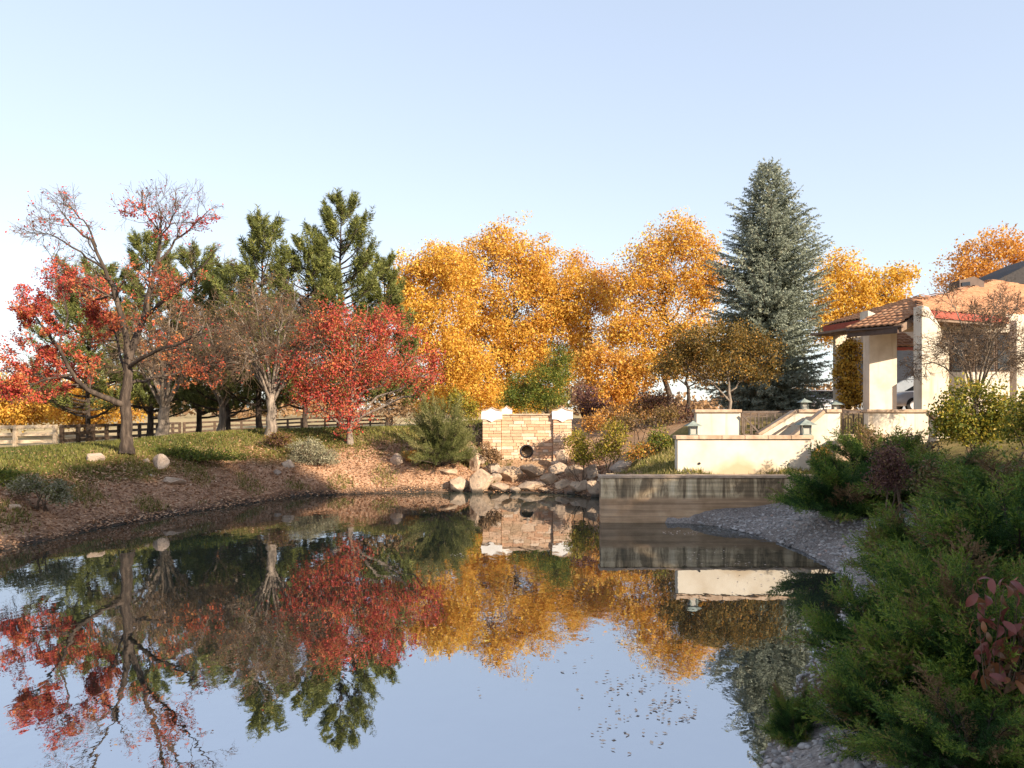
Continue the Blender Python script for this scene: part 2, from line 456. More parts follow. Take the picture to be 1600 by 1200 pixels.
def ground_mat():
    m, nt, out = new_mat('ground_cover')
    v, g = pos_vec(nt)
    def att(nm):
        return N(nt, 'ShaderNodeAttribute', attribute_name=nm).outputs['Fac']
    n1 = noise(nt, v, 0.5, 8, 0.6); n2 = noise(nt, v, 9, 6, 0.7); n3 = noise(nt, v, 22, 4, 0.7)
    gr = ramp(nt, [(0.3, (0.085, 0.08, 0.025)), (0.5, (0.17, 0.14, 0.045)), (0.7, (0.3, 0.22, 0.09))]); nt.links.new(n1.outputs[0], gr.inputs[0])
    gr2 = ramp(nt, [(0.3, (0.55, 0.55, 0.5)), (0.7, (1.35, 1.3, 1.2))]); nt.links.new(n2.outputs[0], gr2.inputs[0])
    grass = mixc(nt, 1.0, gr.outputs[0], gr2.outputs[0], 'MULTIPLY')
    li = ramp(nt, [(0.3, (0.24, 0.14, 0.085)), (0.5, (0.43, 0.27, 0.17)), (0.7, (0.58, 0.4, 0.27))]); nt.links.new(n3.outputs[0], li.inputs[0])
    gv = ramp(nt, [(0.3, (0.16, 0.14, 0.125)), (0.5, (0.3, 0.265, 0.24)), (0.7, (0.46, 0.41, 0.37))]); nt.links.new(n3.outputs[0], gv.inputs[0])
    fi = ramp(nt, [(0.3, (0.22, 0.19, 0.075)), (0.5, (0.4, 0.31, 0.16)), (0.7, (0.55, 0.43, 0.26))]); nt.links.new(n1.outputs[0], fi.inputs[0])
    pa = ramp(nt, [(0.3, (0.22, 0.18, 0.15)), (0.7, (0.36, 0.31, 0.27))]); nt.links.new(n2.outputs[0], pa.inputs[0])
    c = mixc(nt, att('w_field'), grass, fi.outputs[0])
    c = mixc(nt, att('w_litter'), c, li.outputs[0])
    c = mixc(nt, att('w_gravel'), c, gv.outputs[0])
    c = mixc(nt, att('w_path'), c, pa.outputs[0])
    drift = ramp(nt, [(0.35, (0.68, 0.64, 0.62)), (0.6, (1.12, 1.08, 1.05))]); nd_ = noise(nt, v, 1.1, 6, 0.65); nt.links.new(nd_.outputs[0], drift.inputs[0])
    c = mixc(nt, 1.0, c, drift.outputs[0], 'MULTIPLY')
    c = mixc(nt, att('w_wet'), c, (0.06, 0.045, 0.035))
    b = principled(nt, out, 0.95, 0.15)
    nt.links.new(c, b.inputs['Base Color'])
    bump(nt, b, n3.outputs[0], 0.6, 0.04)
    return m
M['ground'] = ground_mat()

# ------------------------------------------------------------------ terrain
POND = np.array([(-10.9, 16.9), (-11.6, 12), (-11.2, 6), (-8.5, 2.2), (-4, 1.6), (0, 3.4), (1.5, 5.6), (2.5, 7.6), (3.7, 9.8), (5.1, 12.2),
                 (6.05, 15.0), (6.15, 17.0), (5.85, 19.0), (5.3, 20.5), (4.5, 21.35), (2.75, 21.4), (3.0, 24), (3.3, 27.2), (2.2, 28.4), (1.0, 28.8),
                 (-0.5, 29.0), (-2.3, 29.3), (-5, 28.7), (-7.6, 27.7), (-8.2, 25.9), (-9.4, 23.4), (-10.4, 20.4)])

def pond_sd(x, y):
    """signed distance to the shore, negative in the water"""
    x = np.asarray(x, float); y = np.asarray(y, float)
    d = np.full(x.shape, 1e9); ins = np.zeros(x.shape, bool)
    n = len(POND)
    for i in range(n):
        a = POND[i]; b = POND[(i + 1) % n]
        e = b - a
        t = np.clip(((x - a[0]) * e[0] + (y - a[1]) * e[1]) / (e @ e), 0, 1)
        d = np.minimum(d, np.hypot(x - a[0] - t * e[0], y - a[1] - t * e[1]))
        c = ((a[1] > y) != (b[1] > y)) & (x < (b[0] - a[0]) * (y - a[1]) / (b[1] - a[1] + 1e-12) + a[0])
        ins ^= c
    return np.where(ins, -d, d)

CT = [(-11.6, 25.9, 1.24), (-12.5, 26, 1.6), (-12.3, 19, 1.05), (-13.4, 14, 1.1), (-15, 24, 1.5), (-20, 30, 1.35), (-16, 34, 1.5), (-21.6, 38, 1.15), (-30, 38, 1.1),
      (-24.5, 59, 0.95), (-22, 72, 1.0), (-12.5, 31, 2.0), (-10.7, 33.5, 2.15), (-4.8, 33.5, 2.15), (-7.6, 33.5, 2.15), (-6.45, 32, 1.63), (-5.76, 30, 0.72), (-2.6, 30.2, 0.85),
      (-10, 26.5, 0.9), (-8.7, 28.4, 0.75), (-9.5, 29.5, 1.35), (-3.4, 31.5, 1.35), (-10.7, 38, 1.7), (-5, 39, 1.9), (-14, 45, 1.3),
      (-1.4, 32.6, 0.95), (0.6, 32.4, 0.75), (2.5, 32.4, 0.95), (0.6, 30.5, 0.3), (-0.6, 33.0, 0.6), (0.6, 33.0, 0.55), (1.8, 33.0, 0.6), (0.6, 31.6, 0.45), (-0.8, 34.0, 2.1), (0.6, 34.0, 2.1), (2.0, 34.0, 2.1), (0.6, 34.8, 2.4), (-2.5, 35, 2.3), (3.5, 35, 2.35), (-4, 36, 2.2),
      (3.6, 28.4, 0.9), (4.5, 27.5, 1.25), (3.2, 30.5, 1.2), (5.5, 29, 1.6), (3.4, 22.0, 1.25), (5, 22.0, 1.27), (7.5, 22.2, 1.3), (9.5, 22.3, 1.45), (4, 25, 1.33), (3.1, 24.2, 1.2), (3.9, 27, 1.2),
      (6.2, 25.4, 1.45), (9, 25.4, 1.5), (12, 25.2, 1.7), (5.6, 27.3, 2.3), (6.5, 27.6, 2.8), (10, 27.6, 2.85), (13, 27.6, 2.85), (15, 29, 2.85), (19, 27, 2.85), (15, 40, 2.9), (25, 35, 2.9), (8, 40, 2.8), (3, 40, 2.5),
      (0, 60, 2.0), (30, 60, 2.6), (0, 100, 1.5), (-60, 60, 1.0), (-60, 100, 1.2), (60, 100, 2), (-300, 300, 1.5), (300, 300, 2), (0, 400, 2), (-300, -100, 1), (300, -100, 3), (0, -200, 2),
      (7.3, 21.0, 0.42), (6.2, 20.9, 0.2), (7.0, 15.5, 0.55), (7.2, 18.0, 0.6), (8.2, 17, 1.0), (10, 18, 1.55), (11.3, 20, 1.75), (12, 23, 1.9), (7.6, 12, 1.25), (6.2, 12.2, 0.5), (6, 9, 1.05), (4.8, 9.4, 0.55), (3.6, 7.4, 0.55), (4.6, 7.2, 0.85),
      (0, 0, 1.4), (2, 3, 1.0), (5, 5, 1.5), (10, 5, 2), (15, 10, 2.2), (16, 0, 2.0), (20, 20, 2.6), (0, -10, 1.6), (-10, -5, 1.4), (-14, 8, 1.2), (-20, 15, 1.4), (14, 18, 2.2)]
CT = np.array(CT)
sh = []
for i in range(len(POND)):
    a = POND[i]; b = POND[(i + 1) % len(POND)]
    if i == 14: continue
    for t in np.linspace(0, 1, 3, endpoint=False): sh.append((*(a + (b - a) * t), 0.0))
CT = np.vstack([CT, np.array(sh)])
def rbf_setup():
    d = np.hypot(CT[:, None, 0] - CT[None, :, 0], CT[:, None, 1] - CT[None, :, 1])
    n = len(CT)
    A = np.zeros((n + 1, n + 1)); A[:n, :n] = d; A[:n, n] = 1; A[n, :n] = 1
    A[:n, :n] -= np.eye(n) * 0.04
    return np.linalg.solve(A, np.append(CT[:, 2], 0))
RW = rbf_setup()
def ground(x, y):
    x = np.atleast_1d(np.asarray(x, float)); y = np.atleast_1d(np.asarray(y, float))
    shp = x.shape; xf = x.ravel(); yf = y.ravel()
    z = np.full(xf.shape, RW[-1])
    for i in range(len(CT)):
        z += RW[i] * np.hypot(xf - CT[i, 0], yf - CT[i, 1])
    sd = pond_sd(xf, yf)
    z = np.where(sd < 0, np.maximum(-1.1, sd * 0.45 - 0.02), np.maximum(z, np.minimum(0.02 + sd * 0.1, 0.35)))
    return z.reshape(shp)
def gz(x, y): return float(ground([x], [y])[0])

def sstep(v, a, b):
    t = np.clip((v - a) / (b - a), 0, 1)
    return t * t * (3 - 2 * t)

def graded(lo, hi, fine_lo, fine_hi, step, growth=1.18):
    out = list(np.arange(fine_lo, fine_hi + 1e-6, step))
    s, v = step, out[-1]
    while v < hi: s *= growth; v += s; out.append(v)
    s, v = step, out[0]; pre = []
    while v > lo: s *= growth; v -= s; pre.append(v)
    return np.array(pre[::-1] + out)
gx = graded(-2500, 2500, -17, 14, 0.28)
gy = graded(-300, 4500, 4, 37, 0.28)
GX, GY = np.meshgrid(gx, gy)
GZ = ground(GX, GY)
_sd = pond_sd(GX, GY)
wob = 0.35 * np.sin(GX * 1.7 + 1.3 * np.sin(GY * 0.9)) + 0.25 * np.sin(GY * 2.3 + GX * 0.7)
right = sstep(GX, 2.5, 4.0) * sstep(22.4 - GY, 0, 0.6)
right = np.maximum(right, sstep(9 - GY, 0, 2) * sstep(GX, -1, 1))
w_gravel = right * sstep(5.5 - _sd, 0, 1.5)
litw = 2.6 + 0.9 * sstep(GX, -9, -6) + wob
w_litter = (1 - right) * sstep(litw - _sd, -0.4, 0.8) * (GX < 4)
w_litter = np.maximum(w_litter, (1 - right) * 0.6 * sstep(wob, 0.1, 0.5) * sstep(34 - GY, 0, 3) * sstep(GX, -14, -11) * (GX < 4))
w_litter = np.maximum(w_litter, 0.75 * sstep(GX, -4, -2) * sstep(GY, 27, 29) * sstep(60 - GY, 0, 10) * (GX < 30))
w_field = np.clip(sstep(GY, 39, 44) + sstep(-GX, 23, 26), 0, 1)
path_d = np.abs((GY - 33.5) - 0.12 * (GX + 20))
w_path = sstep(1.0 - path_d, -0.2, 0.3) * sstep(-GX, 14.5, 15.5)
w_wet = sstep(0.2 + 0.1 * wob - GZ, 0.0, 0.14) * (1 - 0.75 * right)
gV = np.stack([GX.ravel(), GY.ravel(), GZ.ravel()], 1)
ny, nx = GX.shape
ii = np.arange(ny * nx).reshape(ny, nx)
gF = np.stack([ii[:-1, :-1].ravel(), ii[:-1, 1:].ravel(), ii[1:, 1:].ravel(), ii[1:, :-1].ravel()], 1)
struct(obj('ground', np_mesh('ground', gV, gF, M['ground'], smooth=True,
       vattr=dict(w_gravel=w_gravel.ravel(), w_litter=w_litter.ravel(), w_field=w_field.ravel(), w_path=w_path.ravel(), w_wet=w_wet.ravel()))))
# water sheet: pond outline grown a little into the banks
wc = POND.mean(0)
def grown(pts, d):
    n = len(pts); out = []
    for i in range(n):
        a, b, c = pts[i - 1], pts[i], pts[(i + 1) % n]
        t = c - a; t = t / np.linalg.norm(t)
        nrm = np.array([t[1], -t[0]])
        q = b + nrm * d
        if pond_sd([q[0]], [q[1]])[0] < 0: q = b - nrm * d
        out.append(q)
    return out
wp = grown(POND, 0.22)
bm = bmesh.new()
f = bm.faces.new([bm.verts.new((float(p[0]), float(p[1]), 0.0)) for p in wp])
bmesh.ops.triangulate(bm, faces=[f])
wo_ = bm_mesh('pond_water', bm, M['water'])
wobj = struct(obj('pond_water', wo_))
if wo_.polygons[0].normal.z < 0: wo_.flip_normals()
print('terrain done')
# ------------------------------------------------------------------ plant toolkit
def tubes(chains, sides=5):
    """list of (points k x 3, radii k) -> verts, quads ; chains are grouped by length and built together"""
    by = {}
    for p, r in chains: by.setdefault(len(p), []).append((p, r))
    Vs, Fs, off = [], [], 0
    ang = np.arange(sides) / sides * 2 * np.pi
    ca, sa = np.cos(ang), np.sin(ang)
    for k, lst in by.items():
        Pn = np.array([c[0] for c in lst], float); Rn = np.array([c[1] for c in lst], float)
        T = np.gradient(Pn, axis=1)
        T /= np.linalg.norm(T, axis=2, keepdims=True) + 1e-9
        main = Pn[:, -1] - Pn[:, 0]
        ref = np.where((np.abs(main[:, 2]) > 0.8 * np.linalg.norm(main, axis=1))[:, None], np.array([[1.0, 0.13, 0]]), np.array([[0.1, 0.05, 1.0]]))
        A = np.cross(T, ref[:, None, :]); A /= np.linalg.norm(A, axis=2, keepdims=True) + 1e-9
        B = np.cross(T, A)
        V = Pn[:, :, None, :] + Rn[:, :, None, None] * (A[:, :, None, :] * ca[None, None, :, None] + B[:, :, None, :] * sa[None, None, :, None])
        n = len(lst)
        idx = off + np.arange(n * k * sides).reshape(n, k, sides)
        nxt = np.roll(idx, -1, axis=2)
        F = np.stack([idx[:, :-1], nxt[:, :-1], nxt[:, 1:], idx[:, 1:]], -1).reshape(-1, 4)
        Vs.append(V.reshape(-1, 3)); Fs.append(F); off += n * k * sides
    return np.vstack(Vs), np.vstack(Fs)

def join(parts):
    Vs, Fs, off = [], [], 0
    for V, F in parts:
        Vs.append(V); Fs.append(F + off); off += len(V)
    return np.vstack(Vs), np.vstack(Fs)

def unit(v): return v / (np.linalg.norm(v, axis=-1, keepdims=True) + 1e-9)

def leaves(Pn, size, rng, width=0.55, droop=0.0):
    n = len(Pn)
    a = unit(rng.normal(size=(n, 3)) + np.array([0, 0, -droop]))
    b = unit(np.cross(a, rng.normal(size=(n, 3))))
    c = np.cross(a, b)
    s = np.asarray(size).reshape(-1, 1) * np.ones((n, 1))
    w = s * width * 0.5
    V = np.stack([Pn - a * s * 0.5, Pn + b * w + c * s * 0.1, Pn + a * s * 0.5, Pn - b * w + c * s * 0.1], 1).reshape(-1, 3)
    F = np.arange(4 * n).reshape(n, 4)
    return V, F

def arc(p, q, rng, k=5, lift=0.12, wob=0.06):
    p = np.asarray(p, float); q = np.asarray(q, float)
    t = np.linspace(0, 1, k)[:, None]
    L = np.linalg.norm(q - p)
    pts = p + (q - p) * t
    pts[:, 2] += (np.sin(t[:, 0] * np.pi) * lift * L)
    pts[1:-1] += rng.normal(size=(k - 2, 3)) * wob * L
    return pts

def blob(px, py, D, rx, ry, dep=1.0, w=1.0):
    s = D / FPX
    return (P(px, py, D), np.array([rx * s, rx * s * dep, ry * s]), w)

def blob_plant(name, label, cat, base, blobs, bark, leafm, trunk_r, seed, dens=1.0, lpc=26, leaf=0.15, cr=0.45, top=None, stems=1,
               drop=0.12, group=None, sides=7, trunkname='trunk', width=0.6, leaf2=None, frac2=0.0, shade=0.5, lean=0.0):
    """tree or shrub: stems run from the base into ellipsoid lobes, twigs run to clumps of single leaves"""
    rng = np.random.default_rng(seed)
    base = np.array([base[0], base[1], gz(base[0], base[1]) - 0.05 if len(base) < 3 else base[2]], float)
    root = thing(name, label, cat, base, group)
    cen = np.mean([b[0] for b in blobs], 0)
    if top is None:
        top = np.array([base[0] * 0.4 + cen[0] * 0.6, base[1] * 0.4 + cen[1] * 0.6, base[2] + (max(b[0][2] for b in blobs) - base[2]) * 0.72])
    big, mid, fine = [], [], []
    trunks = []
    for s in range(stems):
        tp = top if stems == 1 else top + rng.normal(size=3) * np.array([0.5, 0.4, 0.25]) * np.max([b[1] for b in blobs], 0)
        pts = arc(base + (0 if stems == 1 else 1) * rng.normal(size=3) * np.array([0.12, 0.12, 0]), tp, rng, 8, 0.0, 0.02)
        rad = trunk_r * (1 - 0.72 * np.linspace(0, 1, 8) ** 0.9)
        if stems == 1: rad[0] *= 1.35
        trunks.append((pts, rad)); big.append((pts, rad))
    LV, LT, LV2, LT2 = [], [], [], []
    for bc, br, w in blobs:
        tr = trunks[rng.integers(len(trunks))]
        hz = tr[0][:, 2]
        want = bc[2] - 0.55 * np.linalg.norm(bc[:2] - tr[0][:, :2].mean(0)) - 0.4 * br[2]
        i = int(np.clip(np.argmin(np.abs(hz - want)), 1, 6))
        limb = arc(tr[0][i], bc + np.array([0, 0, 0.25 * br[2]]), rng, 7, 0.06, 0.035)
        lr = tr[1][i] * 0.6 * (1 - 0.75 * np.linspace(0, 1, 7))
        big.append((limb, np.maximum(lr, 0.012)))
        area = (br[0] * br[1] * br[2]) ** (2 / 3)
        nc = max(6, int(dens * w * 14 * area / (cr * cr)))
        d = unit(rng.normal(size=(nc, 3)))
        r = rng.random(nc) ** 0.42
        lump = 1 + 0.22 * np.sin(d[:, 0] * 5 + seed) * np.sin(d[:, 2] * 4.3 + seed * 1.7)
        cp = bc + d * (r * lump)[:, None] * br
        keep = rng.random(nc) > drop
        gap = np.sin(cp[:, 0] * 1.9 / cr * 0.35 + seed) * np.sin(cp[:, 2] * 1.7 / cr * 0.35 + seed * 2.1) * np.sin(cp[:, 1] * 1.3 / cr * 0.35 + seed)
        keep &= gap < 0.45
        cp = cp[keep & (cp[:, 2] > base[2] + 0.03)]
        if len(cp) == 0: continue
        for q in cp[::4]:
            j = rng.integers(2, 7)
            fine.append((arc(limb[j], q, rng, 4, 0.08, 0.05), np.array([0.5, 0.36, 0.24, 0.12]) * max(0.02, lr[min(j, 5)] * 0.6)))
        ctone = rng.random(len(cp)) * 0.55 + 0.12
        k = rng.poisson(lpc, len(cp)) + 3
        cid = np.repeat(np.arange(len(cp)), k)
        rad = rng.normal(size=(len(cid), 3)) * cr * np.array([0.55, 0.55, 0.42])
        pp = cp[cid] + rad
        tn = np.clip(ctone[cid] + rng.normal(size=len(cid)) * 0.17 + 0.12, 0, 1)
        pk = pp[:, 2] > base[2] + 0.02
        pp, tn = pp[pk], tn[pk]
        if leaf2 is not None:
            sel = rng.random(len(pp)) < frac2
            LV2.append(pp[sel]); LT2.append(tn[sel]); pp, tn = pp[~sel], tn[~sel]
        LV.append(pp); LT.append(tn)
    V, F = join([tubes(big, sides)] + ([tubes(fine, 3)] if fine else []))
    obj(trunkname, np_mesh(trunkname, V - base, F, bark, smooth=True), root)
    A = np.vstack(LV); T = np.concatenate(LT)
    V, F = leaves(A, leaf * rng.uniform(0.45, 1.5, len(A)), rng, width)
    obj('crown' if trunkname == 'trunk' else 'foliage', np_mesh('crown', V - base, F, leafm, tone=T), root)
    if leaf2 is not None and LV2:
        A = np.vstack(LV2); T = np.concatenate(LT2)
        if len(A):
            V, F = leaves(A, leaf * rng.uniform(0.7, 1.3, len(A)), rng, width)
            obj('crown' if trunkname == 'trunk' else 'foliage', np_mesh('crown', V - base, F, leaf2, tone=T), root)
    return root

def shrub(label, base, blobs, leafm, seed, cat='shrub', name='shrub', **kw):
    d = dict(trunk_r=0.03, dens=1.0, lpc=22, leaf=0.07, cr=0.2, stems=5, trunkname='stems', sides=5)
    d.update(kw)
    return blob_plant(name, label, cat, base, blobs, M['twig'], leafm, d.pop('trunk_r'), seed, **d)

# templates: bundles of blades pointing along +Z -------------------------------------------
def blade_set(n, length, spread, blade, width, rng, flat=False):
    """bottlebrush of n thin triangles along an axis of given length"""
    s = rng.random(n) * length
    a = rng.random(n) * 2 * np.pi
    rad = np.stack([np.cos(a), np.sin(a) * (0.35 if flat else 1.0), np.zeros(n)], 1)
    d = unit(rad * spread + np.array([0, 0, 1.0]) * rng.uniform(0.5, 1.0, (n, 1)))
    p = np.stack([np.zeros(n), np.zeros(n), s], 1)
    side = unit(np.cross(d, rng.normal(size=(n, 3))))
    L = blade * rng.uniform(0.7, 1.2, (n, 1))
    return np.stack([p - side * width / 2, p + side * width / 2, p + d * L], 1)      # n,3,3

def frames(d, rng):
    d = unit(d)
    r = rng.normal(size=d.shape)
    x = unit(np.cross(d, r)); y = np.cross(d, x)
    return np.stack([x, y, d], 2)          # columns

def scatter(temps, pos, Rm, sc, tone, rng, jitter=0.14):
    """place triangle templates; returns verts, tris, per-face tone"""
    pos = np.asarray(pos); n = len(pos)
    pick = rng.integers(len(temps), size=n)
    Vs, Ts = [], []
    for t in range(len(temps)):
        m = pick == t
        if not m.any(): continue
        tp = temps[t]
        v = np.einsum('nij,bkj->nbki', Rm[m], tp) * np.asarray(sc)[m][:, None, None, None] + pos[m][:, None, None, :]
        Vs.append(v.reshape(-1, 3))
        Ts.append((tone[m][:, None] + rng.normal(size=(m.sum(), len(tp))) * jitter).ravel())
    V = np.vstack(Vs)
    return V, np.arange(len(V)).reshape(-1, 3), np.clip(np.concatenate(Ts), 0, 1)

trng = np.random.default_rng(5)
T_PINE = [blade_set(24, 0.42, 1.0, 0.2, 0.032, trng) for _ in range(5)]
T_SPRUCE = [blade_set(21, 1.0, 1.1, 0.31, 0.105, trng) for _ in range(5)]
def spray_template(rng, nb=34):
    """feathery juniper spray of length 1"""
    tris = [blade_set(14, 0.98, 0.5, 0.13, 0.034, rng)]
    for k in range(9):
        s = 0.06 + 0.84 * k / 9 + rng.uniform(-0.04, 0.04)
        sg = -1 if k % 2 else 1
        d = unit(np.array([sg * rng.uniform(0.6, 0.9), rng.normal() * 0.25, rng.uniform(0.7, 1.0)]))
        Rm = frames(d[None], rng)[0]
        sub = blade_set(10, 0.38 * (1.15 - s * 0.7), 0.5, 0.095, 0.03, rng)
        tris.append(np.einsum('ij,bkj->bki', Rm, sub) + np.array([0, 0, s]))
    return np.vstack(tris)
T_SPRAY = [spray_template(trng) for _ in range(6)]

def conifer_root(name, label, base, group): return thing(name, label, 'tree', base, group)

def pine_tree(label, px, D, top_y, R_m, seed, base_frac=0.13, group=None, fork=False, rounded=0.75, ntuft=1.0, lean_px=0):
    rng = np.random.default_rng(seed)
    x = (px - 800) / FPX * D
    base = np.array([x, D, gz(x, D) - 0.1])
    topz = P(px, top_y, D)[2]
    H = topz - base[2]
    root = conifer_root('pine_tree', label, base, group)
    lean = np.array([lean_px / FPX * D, 0, 0])
    tp = np.stack([base + lean * t + np.array([0.12 * np.sin(3 * t + seed), 0.1 * np.cos(4 * t + seed), H * 0.97 * t]) for t in np.linspace(0, 1, 12)])
    tp[0] = base
    tr = 0.016 * H * (1 - 0.9 * np.linspace(0, 1, 12)); tr[0] *= 1.3
    chains = [(tp, tr)]; twigs = []
    pos, dr, sc = [], [], []
    nb = int(62 * H / 10)
    for b in range(nb):
        t = base_frac + (1 - base_frac) * ((b + rng.random()) / nb)
        u = (t - base_frac) / (1 - base_frac)
        L = R_m * (max(0.0, 1 - u) ** rounded * 0.93 + 0.1) * rng.uniform(0.7, 1.1)
        a = b * 2.4 + rng.normal() * 0.4
        out = np.array([math.cos(a), math.sin(a), 0])
        f = t * 11; i = int(min(f, 10)); p0 = tp[i] + (tp[i + 1] - tp[i]) * (f - i)
        s = np.linspace(0, 1, 6)
        rise = (0.02 + 0.45 * u) * s + 0.3 * s ** 2.4
        side = np.cross(out, [0, 0, 1]) * rng.normal() * 0.1
        br = p0 + L * (out * s[:, None] + np.array([0, 0, 1]) * rise[:, None] + side * (s ** 2)[:, None])
        chains.append((br, np.maximum(0.03 * L * (1 - 0.8 * s), 0.012)))
        nt = int((11 + L * 14) * ntuft)
        for q in range(nt):
            ss = rng.uniform(0.3, 1.0) ** 0.75
            k = ss * 5; j = int(min(k, 4)); c = br[j] + (br[j + 1] - br[j]) * (k - j)
            lat = np.cross(out, [0, 0, 1]) * rng.uniform(-1, 1) * 0.32 * L * (1.1 - ss * 0.6)
            end = c + lat + out * rng.uniform(0, 0.16) * L + np.array([0, 0, rng.uniform(0.02, 0.3)])
            if q % 2 == 0: twigs.append((np.stack([c, (c + end) / 2 + np.array([0, 0, -0.03]), end]), np.array([0.015, 0.011, 0.008])))
            pos.append(end); dr.append(out * 0.42 + lat * 0.3 + np.array([0, 0, rng.uniform(0.6, 1.2)]) + rng.normal(size=3) * 0.14); sc.append(rng.uniform(0.8, 1.35))
    for q in range(10):
        pos.append(tp[-1] + np.array([rng.normal() * 0.09, rng.normal() * 0.09, -0.1 * q])); dr.append(np.array([rng.normal() * 0.3, rng.normal() * 0.3, 1])); sc.append(1.1)
    V, F = join([tubes(chains, 6), tubes(twigs, 3)])
    obj('trunk', np_mesh('trunk', V - base, F, M['bark'], smooth=True), root)
    pos = np.array(pos); dr = np.array(dr)
    tone = rng.random(len(pos)) * 0.5 + 0.22
    V, F, T = scatter(T_PINE, pos, frames(dr, rng), np.array(sc), tone, rng)
    obj('crown', np_mesh('crown', V - base, F, M['pine'], tone=T), root)
    return root

def spruce_meshes(H, R_m, seed):
    rng = np.random.default_rng(seed)
    s12 = np.linspace(0, 1, 12)
    tp = np.stack([0.06 * np.sin(s12 * 4), 0.06 * np.cos(s12 * 5) - 0.06, H * 0.985 * s12], 1)
    chains = [(tp, 0.018 * H * (1 - 0.95 * s12) + 0.008)]
    pos, dr, sc, tn = [], [], [], []
    nw = int(H / 0.25)
    for wv in range(nw):
        t = 0.035 + 0.955 * wv / nw
        nbr = 10 if t < 0.75 else 7
        for b in range(nbr):
            a = wv * 1.1 + b * 2 * np.pi / nbr + rng.normal() * 0.2
            L = R_m * ((1 - t ** 3.2) ** 1.05 * 0.96 + 0.04) * rng.uniform(0.68, 1.1) * (1 + 0.17 * math.sin(2 * a + t * 9) * math.sin(t * 17 + a) + 0.1 * math.sin(3 * a - t * 23))
            out = np.array([math.cos(a), math.sin(a), 0]); lat = np.array([-out[1], out[0], 0])
            s = np.linspace(0, 1, 5)
            slope = -0.32 + 0.75 * t
            br = np.array([0, 0, t * H + rng.normal() * 0.06]) + L * (out * s[:, None] + np.array([0, 0, 1]) * (slope * s + 0.16 * s ** 3)[:, None])
            chains.append((br, np.maximum(0.018 * L * (1 - 0.85 * s), 0.008)))
            nl = int(5 + L * 6.5)
            bt = rng.random() * 0.35
            for q in range(nl):
                ss = (q + rng.random()) / nl * 0.85 + 0.15
                k = ss * 4; j = int(min(k, 3)); c = br[j] + (br[j + 1] - br[j]) * (k - j)
                sg = -1 if q % 2 else 1
                pos.append(c); dr.append(out * 0.75 + lat * sg * rng.uniform(0.3, 1.0) + np.array([0, 0, rng.uniform(-0.35, 0.25)])); sc.append((0.2 + 0.3 * L ** 0.5 * (1.15 - ss)) * rng.uniform(0.8, 1.2)); tn.append(bt)
            pos.append(br[-2]); dr.append(br[-1] - br[-2]); sc.append(0.42); tn.append(bt + 0.1)
    pos.append(np.array([0, 0, H * 0.96])); dr.append(np.array([0, 0, 1.0])); sc.append(0.55); tn.append(0.4)
    V, F = tubes(chains, 5)
    mt = np_mesh('spruce_trunk', V, F, M['bark'], smooth=True)
    pos = np.array(pos); tn = np.array(tn) + 0.2 + rng.random(len(pos)) * 0.25
    V, F, T = scatter(T_SPRUCE, pos, frames(np.array(dr), rng), np.array(sc), tn, rng)
    return mt, np_mesh('spruce_crown', V, F, M['spruce'], tone=T)

